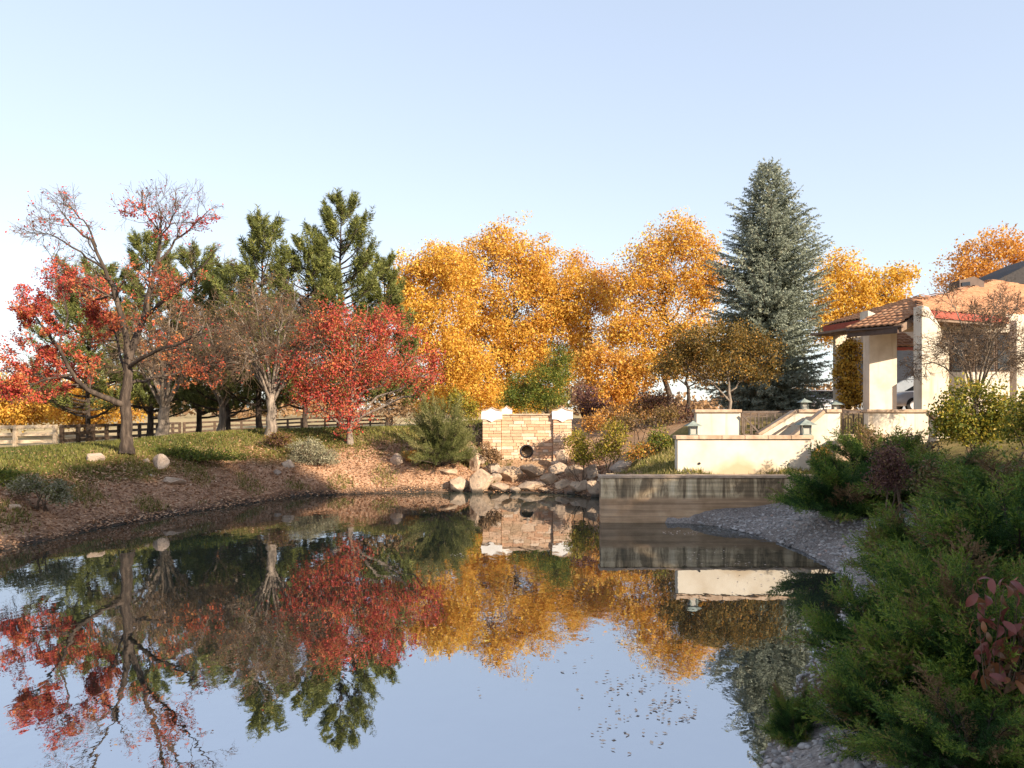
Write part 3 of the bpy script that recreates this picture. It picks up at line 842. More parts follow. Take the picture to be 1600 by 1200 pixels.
def juniper_meshes(R_m, H, seed, mat, nbr=110, rise=0.45, sprays=26, spray=0.24):
    """spreading juniper round the origin: arching branches feathered with sprays"""
    rng = np.random.default_rng(seed)
    chains, pos, dr, sc, tn = [], [], [], [], []
    for b in range(nbr):
        a = rng.random() * 2 * np.pi
        out = np.array([math.cos(a), math.sin(a), 0]); lat = np.array([-out[1], out[0], 0])
        e = rng.random() ** 0.9
        L = R_m * (1.0 - 0.45 * e) * rng.uniform(0.65, 1.12)
        h = H * (0.12 + 0.88 * e) * rng.uniform(0.75, 1.1)
        s = np.linspace(0, 1, 6)
        br = out * (L * s)[:, None] + lat * (rng.normal() * 0.18 * L * s ** 2)[:, None] + np.array([0, 0, 1]) * (h * (s * (1.25) - 0.25 * s ** 3))[:, None]
        chains.append((br, 0.014 * (1 - 0.85 * s) + 0.003))
        bt = rng.random() * 0.3 if rng.random() > 0.045 else 0.9
        nlat = sprays // 3
        for q in range(nlat):
            ss = 0.2 + 0.75 * (q + rng.random()) / nlat
            k = ss * 5; j = int(min(k, 4)); c = br[j] + (br[j + 1] - br[j]) * (k - j)
            tng = unit(br[j + 1] - br[j])
            sg = -1 if q % 2 else 1
            ld = unit(tng * rng.uniform(0.7, 1.1) + lat * sg * rng.uniform(0.5, 0.95) + np.array([0, 0, rng.uniform(-0.05, 0.3)]))
            LL = L * 0.36 * (1.2 - 0.75 * ss) * rng.uniform(0.7, 1.2)
            chains.append((np.stack([c + ld * LL * t_ for t_ in np.linspace(0, 1, 6)]), 0.006 * (1 - 0.85 * s) + 0.002))
            for w in range(4):
                u_ = (w + 0.6 + rng.random() * 0.5) / 4.2
                sw = -1 if w % 2 else 1
                pos.append(c + ld * LL * u_ + rng.normal(size=3) * 0.012)
                dr.append(ld + np.cross(ld, [0, 0, 1]) * sw * rng.uniform(0.1, 0.7) + np.array([0, 0, rng.uniform(-0.05, 0.25)]))
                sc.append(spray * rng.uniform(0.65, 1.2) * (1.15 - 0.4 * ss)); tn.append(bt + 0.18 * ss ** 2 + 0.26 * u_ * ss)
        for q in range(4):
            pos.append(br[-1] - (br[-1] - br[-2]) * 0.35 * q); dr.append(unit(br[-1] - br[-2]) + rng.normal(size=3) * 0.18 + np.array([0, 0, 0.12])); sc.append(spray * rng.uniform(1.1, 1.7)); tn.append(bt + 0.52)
    V, F = tubes(chains, 4)
    ms = np_mesh('juniper_stems', V, F, M['bark'], smooth=True)
    tn = np.array(tn) + 0.02 + rng.random(len(tn)) * 0.26
    V, F, T = scatter(T_SPRAY, np.array(pos), frames(np.array(dr), rng), np.array(sc), tn, rng, 0.1)
    return ms, np_mesh('juniper_foliage', V, F, mat, tone=T)

def place_pair(name, label, cat, meshes, loc, rot=0.0, scale=(1, 1, 1), names=('trunk', 'crown'), group=None):
    root = thing(name, label, cat, loc, group)
    root.rotation_euler = (0, 0, rot); root.scale = scale
    for nm, me in zip(names, meshes): obj(nm, me, root)
    return root

# recursive twig growth for the leafless trees --------------------------------------------
def grow(starts, levels, rng):
    """starts: list of (pos, dir, length, rad). levels: list of dict. returns per level lists of chains"""
    out = []
    cur = starts
    for lv in levels:
        nxt, chains = [], []
        k = lv['seg'] + 1
        for p, d, L, r in cur:
            pts = [p]; dd = d
            for s in range(lv['seg']):
                dd = dd + rng.normal(size=3) * lv['wob'] + np.array([0, 0, lv['up']])
                dd = dd / np.linalg.norm(dd)
                pts.append(pts[-1] + dd * L / lv['seg'])
            pts = np.array(pts)
            rad = r * (1 - 0.75 * np.linspace(0, 1, k))
            chains.append((pts, np.maximum(rad, lv.get('minr', 0.004))))
            for c in range(lv['kids']):
                t = rng.uniform(lv.get('from', 0.2), 1.0) * lv['seg']
                i = int(min(t, lv['seg'] - 1)); q = pts[i] + (pts[i + 1] - pts[i]) * (t - i)
                tn = unit(pts[i + 1] - pts[i])
                sd = unit(np.cross(tn, rng.normal(size=3)))
                an = rng.uniform(*lv['ang'])
                nd = tn * math.cos(an) + sd * math.sin(an)
                nxt.append((q, nd, L * rng.uniform(*lv['ratio']), max(0.003, rad[i] * 0.6)))
        out.append(chains)
        cur = nxt
    return out

def limb_tree(name, label, base, limbs, levels, bark, seed, leafsets=(), kids=5, twl=1.6, group=None, sides=8, cat='tree', twigmat=None, ang=(0.5, 1.1), trunkname='trunk'):
    """tree whose main limbs are given as polylines [(point, radius)...]; twigs grow off them; leafsets (mat, size, per_twig, probability(pos), seed)"""
    rng = np.random.default_rng(seed)
    base = np.asarray(base, float)
    root = thing(name, label, cat, base, group)
    big, starts = [], []
    for li, pl in enumerate(limbs):
        pts = np.array([p for p, r in pl]); rad = np.array([r for p, r in pl])
        n = (len(pts) - 1) * 3 + 1
        t = np.linspace(0, len(pts) - 1, n)
        sp = np.stack([np.interp(t, np.arange(len(pts)), pts[:, c]) for c in range(3)], 1)
        sp[1:-1] = 0.5 * sp[1:-1] + 0.25 * (sp[:-2] + sp[2:])
        sp[1:-1] += rng.normal(size=(n - 2, 3)) * 0.025
        sr = np.interp(t, np.arange(len(pts)), rad)
        big.append((sp, sr))
        if li == 0: continue
        for c in range(kids):
            u = rng.uniform(0.3, 1.0) * (n - 1); i = int(min(u, n - 2))
            tn = unit(sp[i + 1] - sp[i]); sd = unit(np.cross(tn, rng.normal(size=3)))
            an = rng.uniform(*ang)
            starts.append((sp[i] + (sp[i + 1] - sp[i]) * (u - i), tn * math.cos(an) + sd * math.sin(an), twl * rng.uniform(0.6, 1.3) * (1.15 - 0.6 * u / (n - 1)), max(0.01, sr[i] * 0.5)))
        starts.append((sp[-1], unit(sp[-1] - sp[-2]), twl * 0.4, sr[-1]))
    g = grow(starts, levels, rng)
    V, F = tubes(big, sides)
    parts = [(V, F)]
    for lv, ch in enumerate(g[:1]): parts.append(tubes(ch, 5))
    V, F = join(parts)
    obj(trunkname, np_mesh(trunkname, V - base, F, bark, smooth=True), root)
    tw = [tubes(ch, 3) for ch in g[1:] if ch]
    if tw:
        V, F = join(tw)
        obj('twigs', np_mesh('twigs', V - base, F, twigmat or bark, smooth=True), root)
    last = [c for ch in g[-2:] for c in ch]
    for (mat, size, per, prob, sd_, width) in leafsets:
        r2 = np.random.default_rng(sd_)
        pp, tt = [], []
        A = np.array([c[0][-1] for c in last]); B = np.array([c[0][len(c[0]) // 2] for c in last])
        pr = prob((A + B) / 2)
        for q in range(per):
            m = r2.random(len(A)) < pr
            u = r2.random((m.sum(), 1)) * 1.05
            pp.append(B[m] + (A[m] - B[m]) * u + r2.normal(size=(m.sum(), 3)) * size * 0.7)
            tt.append(0.45 + 0.3 * np.sin(A[m, 0] * 3.1 + A[m, 2] * 2.7) + r2.normal(size=m.sum()) * 0.2)
        pp = np.vstack(pp); tt = np.clip(np.concatenate(tt), 0, 1)
        if len(pp):
            V, F = leaves(pp, size * r2.uniform(0.7, 1.3, len(pp)), r2, width)
            obj('crown', np_mesh('crown', V - base, F, mat, tone=tt), root)
    return root

def pixel_prob(spots, D):
    """probability of leaves from lobes given in photograph pixels (px, py, rx, ry, p)"""
    L = [((s[0] - 800) / FPX * D, CAMZ - (s[1] - HORIZON) / FPX * D, s[2] / FPX * D, s[3] / FPX * D, s[4]) for s in spots]
    def f(p):
        out = np.zeros(len(p))
        for x, z, rx, rz, w in L:
            q = ((p[:, 0] - x) / rx) ** 2 + ((p[:, 2] - z) / rz) ** 2
            out = np.maximum(out, w * np.clip(1.6 - q, 0, 1))
        return out
    return f
# ------------------------------------------------------------------ the big maple on the left bank
DM = 26.0
mb = P(198, 708, DM)
mb[2] = gz(mb[0], mb[1]) - 0.05
def pl(*pts):  # (px, py, depth offset, radius)
    return [(P(a, b, DM + d), r) for a, b, d, r in pts]
limbs = [
    [(mb, 0.27)] + pl((198, 690, 0, 0.2), (197, 660, 0, 0.18), (198, 625, 0, 0.175), (199, 590, 0, 0.15), (200, 560, 0, 0.13)),
    pl((197, 632, 0, 0.12), (175, 627, -0.2, 0.1), (140, 612, -0.6, 0.08), (112, 585, -0.8, 0.065), (92, 545, -1.0, 0.05), (62, 505, -1.2, 0.035), (40, 470, -1.4, 0.02)),
    pl((140, 612, -0.6, 0.07), (100, 588, 0.2, 0.05), (55, 583, 0.6, 0.035), (15, 595, 0.9, 0.02)),
    pl((112, 585, -0.8, 0.05), (80, 590, -1.3, 0.035), (35, 610, -1.6, 0.02)),
    pl((92, 545, -1.0, 0.04), (105, 490, -0.8, 0.03), (95, 440, -0.8, 0.02), (80, 400, -0.6, 0.012)),
    pl((200, 562, 0, 0.12), (196, 520, -0.2, 0.1), (180, 460, -0.5, 0.08), (163, 420, -0.7, 0.06), (150, 385, -0.8, 0.045), (122, 360, -1.0, 0.03), (92, 325, -1.2, 0.014)),
    pl((150, 385, -0.8, 0.035), (135, 350, -0.2, 0.025), (120, 335, 0.1, 0.018), (100, 315, 0.2, 0.009)),
    pl((163, 420, -0.7, 0.04), (125, 395, -1.5, 0.03), (85, 370, -1.9, 0.02), (55, 365, -2.2, 0.01)),
    pl((201, 562, 0, 0.13), (215, 520, 0.3, 0.11), (230, 470, 0.6, 0.09), (243, 415, 0.8, 0.07), (252, 370, 0.9, 0.045), (251, 345, 0.9, 0.03), (247, 318, 1.0, 0.012)),
    pl((243, 415, 0.8, 0.05), (265, 385, 1.2, 0.04), (295, 360, 1.4, 0.028), (325, 330, 1.6, 0.014)),
    pl((252, 365, 0.9, 0.03), (232, 340, 0.4, 0.022), (220, 325, 0.2, 0.012)),
    pl((251, 370, 0.9, 0.03), (270, 345, 0.7, 0.02), (275, 322, 0.6, 0.01)),
    pl((222, 500, 0.4, 0.06), (255, 470, -0.6, 0.05), (290, 440, -1.2, 0.035), (330, 400, -1.6, 0.018)),
    pl((200, 575, 0, 0.07), (235, 550, -0.8, 0.055), (275, 540, -1.2, 0.04), (320, 520, -1.5, 0.02)),
    pl((198, 600, 0, 0.06), (240, 590, 0.8, 0.045), (285, 580, 1.2, 0.03), (330, 570, 1.6, 0.015)),
    pl((199, 590, 0, 0.05), (185, 540, 1.0, 0.04), (170, 490, 1.5, 0.03), (165, 450, 1.8, 0.015)),
    pl((180, 460, -0.5, 0.04), (150, 470, 0.6, 0.03), (110, 455, 1.3, 0.02), (75, 435, 1.6, 0.01)),
]
lv = [dict(seg=4, wob=0.16, up=0.03, kids=5, ang=(0.35, 0.9), ratio=(0.45, 0.75), minr=0.006),
      dict(seg=3, wob=0.2, up=0.04, kids=4, ang=(0.4, 0.9), ratio=(0.4, 0.75), minr=0.005),
      dict(seg=2, wob=0.22, up=0.02, kids=0, ang=(0.4, 0.9), ratio=(0.4, 0.7), minr=0.004)]
redspots = pixel_prob([(60, 580, 60, 40, 0.55), (40, 460, 45, 35, 0.5), (90, 460, 45, 45, 0.55), (50, 525, 60, 40, 0.65), (110, 550, 50, 70, 0.6), (215, 335, 20, 20, 0.2), (275, 368, 50, 22, 0.24),
                       (318, 345, 26, 22, 0.4), (160, 365, 16, 10, 0.14), (100, 350, 14, 10, 0.06)], DM)
rustspots = pixel_prob([(150, 520, 70, 60, 0.55), (240, 510, 60, 55, 0.4), (120, 570, 60, 40, 0.5), (230, 440, 40, 40, 0.22), (300, 480, 45, 50, 0.2), (130, 590, 50, 30, 0.35), (260, 590, 70, 40, 0.15)], DM)
limb_tree('maple_tree', 'large half-bare maple with red leaves forking above the left bank boulders', mb, limbs, lv, M['bark'], 11,
          [(M['red'], 0.08, 20, redspots, 3, 0.62), (M['orange_red'], 0.08, 20, rustspots, 4, 0.62), (M['red'], 0.08, 2, (lambda p: np.full(len(p), 0.1)), 5, 0.62)], kids=10, twl=1.02, twigmat=M['twig'])

# ------------------------------------------------------------------ brown leafless tangle in front of the pines
def tangle(label, px, D, top_y, rpx, seed, nlimb=12, kids=9, leafset=(), trunk_r=0.17, name='crabapple_tree', stretch=1.0, trunk_frac=0.3, bark=None, lvs=None, tipup=0.0):
    rng = np.random.default_rng(seed)
    x = (px - 800) / FPX * D
    b = np.array([x, D, gz(x, D) - 0.05]); tz = P(px, top_y, D)[2]; H = tz - b[2]; Rr = rpx / FPX * D
    fork = b + np.array([0.1, 0, H * trunk_frac])
    limbs = [[(b, trunk_r * 1.3), (b * 0.6 + fork * 0.4 + np.array([0.05, 0, 0]), trunk_r), (fork, trunk_r * 0.85)]]
    for i in range(nlimb):
        a = i * 2.4 + rng.normal() * 0.3; e = (i + 0.5) / nlimb
        o = np.array([math.cos(a) * stretch, math.sin(a), 0]) * Rr * (1.0 - 0.55 * e ** 2) * rng.uniform(0.8, 1.05)
        z = H * (trunk_frac + (1 - trunk_frac) * (0.25 + 0.72 * e))
        st = b + np.array([0.1, 0, H * trunk_frac * rng.uniform(0.72, 1.0)])
        end = np.array([b[0], b[1], b[2] + z]) + o
        mid = st + (end - st) * 0.5 + np.array([0, 0, 0.12 * H])
        limbs.append([(st, trunk_r * 0.34), (mid, trunk_r * 0.2), (end, trunk_r * 0.08)])
    lvs = lvs or [dict(seg=4, wob=0.2, up=-0.02 + tipup, kids=6, ang=(0.4, 1.0), ratio=(0.5, 0.85), minr=0.007),
           dict(seg=3, wob=0.25, up=-0.02 + tipup, kids=5, ang=(0.4, 1.0), ratio=(0.5, 0.85), minr=0.0055),
           dict(seg=2, wob=0.25, up=-0.03 + tipup, kids=0, ang=(0.4, 0.9), ratio=(0.4, 0.7), minr=0.0045)]
    return limb_tree(name, label, b, limbs, lvs, bark or M['bark_grey'], seed, leafset, kids=kids, twl=Rr * 0.42, twigmat=M['twig'])
every = lambda p: np.full(len(p), 0.9)
some = lambda p: np.full(len(p), 0.4)
few = lambda p: np.full(len(p), 0.12)
tangle('brown bare crabapple with a dense tangle of twigs left of the red tree', 421, 32.0, 455, 105, 21, nlimb=16, kids=11, leafset=[(M['brown'], 0.075, 1, some, 6, 0.5), (M['orange_red'], 0.08, 1, few, 7, 0.6)], trunk_r=0.2)
tangle('leaning bare tree with drooping twigs just right of the large maple', 252, 34.0, 470, 95, 22, nlimb=12, kids=10, leafset=[(M['brown'], 0.08, 2, some, 8, 0.5)], trunk_r=0.24)
tangle('thin bare tree between the leaning tree and the crabapple', 344, 37.0, 480, 70, 23, nlimb=10, kids=8, leafset=[(M['olive'], 0.08, 1, some, 9, 0.5)], trunk_r=0.17)

# ------------------------------------------------------------------ red tree in the middle of the lawn
rb = P(547, 693, 32.0)
D = 31.6
blob_plant('red_tree', 'bright scarlet small tree with low branches on the leaf-strewn lawn', 'tree', (rb[0], rb[1]),
           [blob(560, 515, D, 62, 40), blob(500, 560, D, 58, 45), blob(620, 560, D, 62, 42), blob(560, 585, D, 70, 40), blob(480, 610, D, 34, 32), blob(530, 630, D, 48, 28),
            blob(660, 590, D, 34, 24), blob(450, 580, D, 26, 26, 1, 0.6), blob(600, 500, D, 36, 26), blob(515, 500, D, 38, 30), blob(560, 640, D, 42, 28), blob(538, 672, D, 10, 18, 1, 0.9), blob(672, 556, D, 26, 14), blob(690, 585, D, 16, 10), blob(440, 560, D, 24, 14, 1, 0.7), blob(455, 610, D, 24, 12), blob(575, 478, D, 26, 12, 1, 0.7), blob(470, 520, D, 24, 18, 1, 0.6), blob(640, 515, D, 22, 14, 1, 0.7)],
           M['bark_grey'], M['red'], 0.13, 31, dens=0.66, lpc=26, leaf=0.088, cr=0.36, top=P(556, 560, D), leaf2=M['orange_red'], frac2=0.4, drop=0.25)

# ------------------------------------------------------------------ pines
pine_tree('tall pine with the highest spire, behind the scarlet tree', 533, 40.0, 314, 3.1, 41, rounded=0.62)
pine_tree('narrow-topped pine behind the brown crabapple, left of the tallest pine', 408, 38.0, 350, 2.4, 42, rounded=0.5, ntuft=0.95)
pine_tree('broad shorter pine filling the gap left of the tallest pine', 478, 39.0, 388, 2.6, 43, rounded=0.45)
pine_tree('dark pine behind the right fork of the large maple', 233, 44.0, 372, 2.9, 44, rounded=0.6, group=None)
pine_tree('round-topped pine between the maple and the brown crabapple', 308, 46.0, 398, 2.7, 45, rounded=0.45)
pine_tree('low pine at the right end of the pine group, by the yellow trees', 604, 42.0, 408, 2.1, 46, rounded=0.6)
pine_tree('squat pine behind the left side of the large maple', 140, 43.0, 425, 3.0, 47, rounded=0.4, base_frac=0.16)
pine_tree('pine half hidden behind the crabapple twigs, lowest of the pines', 360, 43.0, 425, 2.8, 48, rounded=0.5)

# ------------------------------------------------------------------ yellow and amber trees beyond the lawn
def ytree(label, bx, D, blobs, seed, mat='yellow', leaf=0.18, cr=0.62, lpc=33, dens=1.0, tr=0.26, **kw):
    bl = [blob(b[0], b[1], D + (b[4] if len(b) > 4 else 0), b[2] * 1.1, b[3] * 1.06, 0.8) for b in blobs]
    x = (bx - 800) / FPX * D
    return blob_plant(kw.pop('name', 'cottonwood_tree'), label, 'tree', (x, D), bl, M['bark'], M[mat], tr, seed, dens=dens, lpc=lpc, leaf=leaf, cr=cr, **kw)
ytree('golden tree with the tallest rounded crown, straight behind the stone culvert wall', 795, 66,
      [(803, 382, 48, 44), (755, 415, 60, 46), (865, 430, 46, 40), (700, 450, 50, 46), (905, 470, 46, 46), (842, 440, 52, 46), (790, 490, 78, 50), (735, 520, 50, 48), (850, 510, 46, 44), (790, 560, 84, 46), (725, 595, 56, 40), (860, 570, 50, 40), (900, 555, 30, 36), (800, 620, 70, 26)], 51, leaf2=M['amber'], frac2=0.3)
ytree('golden tree left of the tallest golden crown, behind the scarlet tree', 672, 61,
      [(655, 425, 44, 36), (705, 415, 46, 36), (630, 470, 30, 40), (640, 490, 36, 44), (690, 490, 50, 46), (660, 550, 50, 42), (720, 560, 46, 44), (680, 610, 62, 34), (745, 615, 40, 28), (625, 460, 24, 28)], 52, leaf2=M['amber'], frac2=0.25)
ytree('thin amber tree with sparse leaves between the two golden groups', 915, 70,
      [(905, 420, 28, 32), (930, 460, 34, 34), (890, 490, 38, 40), (925, 525, 40, 36), (950, 470, 36, 40), (905, 560, 36, 30), (940, 425, 24, 26)], 53, 'amber', dens=0.9, lpc=26, drop=0.2)
ytree('golden tree with open branches and sky gaps, left of the blue spruce', 1040, 63,
      [(1062, 375, 44, 40), (1015, 405, 40, 36), (1095, 410, 32, 44), (985, 450, 36, 34), (1050, 450, 50, 36), (1100, 480, 28, 40), (1000, 505, 40, 34), (1055, 520, 46, 30), (965, 525, 34, 32), (1010, 560, 50, 32), (1075, 560, 40, 34), (1115, 440, 26, 36)], 54,
      dens=1.0, drop=0.15, leaf2=M['amber'], frac2=0.3)
ytree('golden tree behind the tiled porch roof, right of the blue spruce', 1345, 58,
      [(1312, 425, 34, 30), (1300, 465, 34, 34), (1345, 455, 40, 30), (1385, 450, 34, 30), (1405, 432, 18, 14), (1340, 500, 56, 30), (1290, 510, 30, 30), (1395, 485, 30, 24), (1420, 425, 12, 9)], 55, dens=1.1)
ytree('amber tree rising behind the right end of the roof', 1550, 60,
      [(1560, 385, 38, 30), (1520, 410, 36, 28), (1590, 410, 34, 34), (1545, 435, 56, 26), (1630, 420, 36, 34), (1490, 440, 26, 18)], 56, 'amber', dens=0.9, lpc=26, drop=0.2)
ytree('low yellow tree at the far left edge, beyond the pale fence', 20, 62,
      [(-40, 620, 55, 38), (15, 622, 48, 36), (60, 628, 42, 32), (30, 650, 50, 18)], 57, leaf2=M['amber'], frac2=0.3, tr=0.16, cr=0.6)
ytree('low yellow tree behind the dark fence, left of the maple trunk', 130, 60,
      [(105, 625, 42, 34), (150, 632, 36, 32), (195, 640, 28, 22), (125, 650, 46, 16)], 58, leaf2=M['amber'], frac2=0.3, tr=0.16, cr=0.6)
ytree('orange bushy tree right of the culvert wall, below the open golden tree', 965, 44,
      [(960, 585, 40, 36), (925, 560, 22, 26), (990, 600, 30, 36), (955, 625, 46, 24)], 59, 'amber', leaf=0.15, cr=0.45, tr=0.12, dens=1.0, leaf2=M['yellow'], frac2=0.35)
ytree('yellow climber-like bush beside the left porch column', 1328, 37,
      [(1328, 550, 16, 24), (1320, 585, 16, 26), (1335, 605, 12, 28), (1322, 625, 20, 18)], 60, 'yellow', leaf=0.12, cr=0.28, tr=0.06, dens=1.1, leaf2=M['olive'], frac2=0.3, name='yellow_bush')

# ------------------------------------------------------------------ blue spruce
SPR = spruce_meshes(13.6, 3.3, 61)
sx = (1201 - 800) / FPX * 42
sg = gz(sx, 42)
place_pair('spruce_tree', 'great blue spruce standing above the terrace, the tallest tree', 'tree', SPR, (sx, 42, sg - 0.1), 0.6, (1, 1, (P(0, 248, 42)[2] - sg) / 13.6))

# ------------------------------------------------------------------ small trees by the terrace
D = 31.6
hx = (1140 - 800) / FPX * D
blob_plant('terrace_tree', 'round brown and olive small tree on a pale trunk behind the terrace wall', 'tree', (hx, D),
           [blob(1085, 540, D, 44, 30), blob(1145, 528, D, 48, 28), blob(1190, 552, D, 34, 30), blob(1052, 568, D, 30, 22), blob(1120, 566, D, 62, 28), blob(1185, 582, D, 32, 16)],
           M['bark_grey'], M['olive'], 0.09, 71, dens=1.1, lpc=26, leaf=0.085, cr=0.3, top=P(1140, 560, D), leaf2=M['amber'], frac2=0.06)
D = 36.5
hx = (1075 - 800) / FPX * D
blob_plant('terrace_tree', 'dark-trunked small tree at the left end of the terrace wall', 'tree', (hx, D),
           [blob(1070, 560, D, 38, 26), blob(1045, 585, D, 26, 20), blob(1100, 590, D, 26, 18)],
           M['bark'], M['olive'], 0.12, 72, dens=0.9, lpc=20, leaf=0.1, cr=0.32, top=P(1075, 575, D), leaf2=M['brown'], frac2=0.4)
blob_plant('evergreen_tree', 'green bushy evergreen just behind the top of the culvert wall', 'tree', ((858 - 800) / FPX * 41, 41),
           [blob(872, 565, 41, 26, 28), blob(858, 595, 41, 40, 28), blob(820, 605, 41, 32, 24), blob(845, 625, 41, 54, 18), blob(800, 620, 41, 22, 18)],
           M['bark'], M['green'], 0.1, 73, dens=0.8, lpc=34, leaf=0.1, cr=0.3, width=0.35)
sp = lambda p: np.full(len(p), 0.1)
tangle('bare twiggy tree standing in front of the tiled house', 1520, 24.0, 455, 92, 74, nlimb=14, kids=9, leafset=[(M['brown'], 0.06, 1, some, 75, 0.5)], trunk_r=0.1, trunk_frac=0.3)

# ------------------------------------------------------------------ shrubs and ground cover
def S(label, px, D, spots, mat, seed, **kw):
    x = (px - 800) / FPX * D
    return shrub(label, (x, D), [blob(a, b, D, c, d, 0.9) for a, b, c, d in spots], M[mat], seed, **kw)
S('brown twiggy shrub right behind the scarlet tree trunk', 612, 36, [(595, 642, 26, 18), (630, 640, 24, 20)], 'brown', 80, cr=0.3, leaf=0.09, lpc=12, dens=0.7)
S('yellow-green shrub behind the tall juniper beside the culvert wall', 712, 36, [(715, 630, 24, 18), (735, 645, 14, 16)], 'lime', 81, cr=0.3, leaf=0.1)
S('brown and crimson shrub behind the right pier of the culvert wall', 920, 37, [(915, 625, 22, 26), (938, 640, 24, 22)], 'purple', 82, cr=0.3, leaf=0.1)
S('tawny shrub on the slope right of the culvert wall, before the orange tree', 975, 33, [(960, 648, 30, 14), (995, 645, 30, 18)], 'brown', 102, cr=0.26, leaf=0.09, leaf2=M['amber'], frac2=0.4)
S('plum and tan shrub at the foot of the dark-trunked small tree', 1035, 33, [(1030, 632, 26, 20), (1060, 645, 24, 14), (1010, 625, 20, 16)], 'purple', 103, cr=0.28, leaf=0.09, leaf2=M['brown'], frac2=0.5)
S('orange tuft shrub right of the culvert wall pier', 935, 31.5, [(930, 662, 26, 12)], 'amber', 104, cr=0.2, leaf=0.08, leaf2=M['brown'], frac2=0.4)
S('tan feathery shrub at the left foot of the culvert wall', 765, 31, [(763, 705, 16, 14), (775, 714, 12, 8)], 'brown', 83, cr=0.16, leaf=0.07)
S('yellow-green bush touching the right pier of the culvert wall', 905, 28.6, [(903, 690, 18, 22), (912, 712, 18, 14)], 'lime', 84)
S('rounded yellow-green bush, second to the right of the culvert wall', 955, 28, [(955, 684, 26, 24), (950, 705, 26, 14)], 'lime', 85, leaf2=M['brown'], frac2=0.2)
S('bright green bush beside the left end of the planter wall', 1034, 26.5, [(1030, 686, 20, 20), (1042, 702, 14, 16)], 'green', 86, leaf2=M['lime'], frac2=0.4)
S('brown-tipped bush behind the green one by the planter wall', 1000, 29, [(990, 660, 34, 14), (1040, 650, 20, 16)], 'olive', 87, leaf2=M['brown'], frac2=0.4)
S('low russet bush between the yellow-green bush and the planter wall', 1005, 26.5, [(1005, 704, 24, 12), (985, 712, 12, 7)], 'amber', 88, leaf2=M['green'], frac2=0.3, dens=0.8)
S('large round yellow-green bush in front of the house', 1525, 20, [(1525, 625, 48, 34), (1490, 650, 34, 30), (1565, 650, 40, 32), (1530, 670, 55, 24), (1480, 670, 24, 16)], 'lime', 89, leaf=0.075, cr=0.2, dens=0.9, leaf2=M['green'], frac2=0.35)
S('bright green bush cut by the right edge of the picture', 1610, 18, [(1610, 640, 30, 40), (1600, 670, 34, 22)], 'green', 90, leaf2=M['lime'], frac2=0.5)
S('olive shrub in front of the gate and cream wall', 1355, 21.5, [(1352, 685, 26, 18), (1375, 695, 24, 14), (1335, 695, 18, 12)], 'lime', 91, leaf2=M['green'], frac2=0.5)
S('grey-leaved low shrub against the sunlit cream wall', 1415, 21, [(1415, 690, 24, 14), (1440, 700, 24, 12)], 'sage', 92, leaf2=M['purple'], frac2=0.4)
S('plum-coloured shrub among the junipers on the right bank', 1395, 15, [(1390, 720, 24, 26), (1378, 752, 20, 20), (1405, 745, 20, 24)], 'purple', 93, leaf=0.05, cr=0.14, leaf2=M['brown'], frac2=0.2)
S('tan grassy shrub in the junipers below the round bush', 1460, 14, [(1455, 740, 20, 18), (1440, 760, 18, 14)], 'brown', 94, leaf=0.05, cr=0.13, leaf2=M['juniper_dry'], frac2=0.5)
S('grey-green low shrub spreading along the left bank', 60, 19.5, [(40, 758, 30, 12), (80, 765, 28, 12), (95, 778, 20, 8)], 'sage', 95, leaf=0.05, cr=0.14, leaf2=M['juniper_dry'], frac2=0.4)
S('dark low shrub at the left edge of the bank', 5, 20.5, [(0, 748, 34, 16), (25, 770, 20, 12)], 'green', 96, leaf=0.06, cr=0.16)
S('small dark shrub on the lawn below the crabapple trunk', 434, 30.5, [(434, 686, 24, 9)], 'olive', 97, leaf=0.06, cr=0.15, leaf2=M['purple'], frac2=0.4)
S('silvery ground-cover shrub on the bank left of the scarlet tree', 490, 30, [(480, 700, 28, 16), (505, 715, 30, 14), (465, 720, 18, 10)], 'sage', 98, leaf=0.05, cr=0.14, dens=0.8)
S('dark green creeping shrub beside the pale boulders on the left bank', 300, 27.4, [(270, 708, 34, 10), (320, 715, 40, 12), (365, 722, 34, 12)], 'green', 99, leaf=0.06, cr=0.16, dens=0.8)
S('russet tuft beside the pale boulder at the end of the lawn', 650, 30.5, [(648, 712, 16, 8)], 'amber', 100, leaf=0.05, cr=0.12)
S('orange tuft at the right foot of the planter wall', 1285, 21.9, [(1285, 708, 16, 12)], 'amber', 101, leaf=0.05, cr=0.12, dens=0.8)

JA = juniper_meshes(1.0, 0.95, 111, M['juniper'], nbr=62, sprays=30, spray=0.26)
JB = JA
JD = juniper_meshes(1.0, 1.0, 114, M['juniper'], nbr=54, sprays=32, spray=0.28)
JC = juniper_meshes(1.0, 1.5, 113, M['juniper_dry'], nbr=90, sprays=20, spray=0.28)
def J(label, px, D, rad, h, mesh, rot, group=None, dz=0.0):
    x = (px - 800) / FPX * D
    return place_pair('juniper', label, 'shrub', mesh, (x, D, gz(x, D) - 0.06 + dz), rot, (rad, rad, h), ('stems', 'foliage'))
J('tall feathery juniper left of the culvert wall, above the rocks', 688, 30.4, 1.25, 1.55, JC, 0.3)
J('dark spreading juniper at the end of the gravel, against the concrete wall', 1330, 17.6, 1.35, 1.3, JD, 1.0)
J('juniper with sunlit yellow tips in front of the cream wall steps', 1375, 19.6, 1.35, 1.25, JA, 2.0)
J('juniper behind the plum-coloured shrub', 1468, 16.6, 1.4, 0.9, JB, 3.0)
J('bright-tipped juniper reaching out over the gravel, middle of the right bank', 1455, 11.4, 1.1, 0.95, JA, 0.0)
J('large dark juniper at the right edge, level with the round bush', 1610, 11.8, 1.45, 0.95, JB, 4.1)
J('tall juniper at the right edge, below the large dark one', 1585, 9.2, 1.15, 1.05, JD, 5.0)
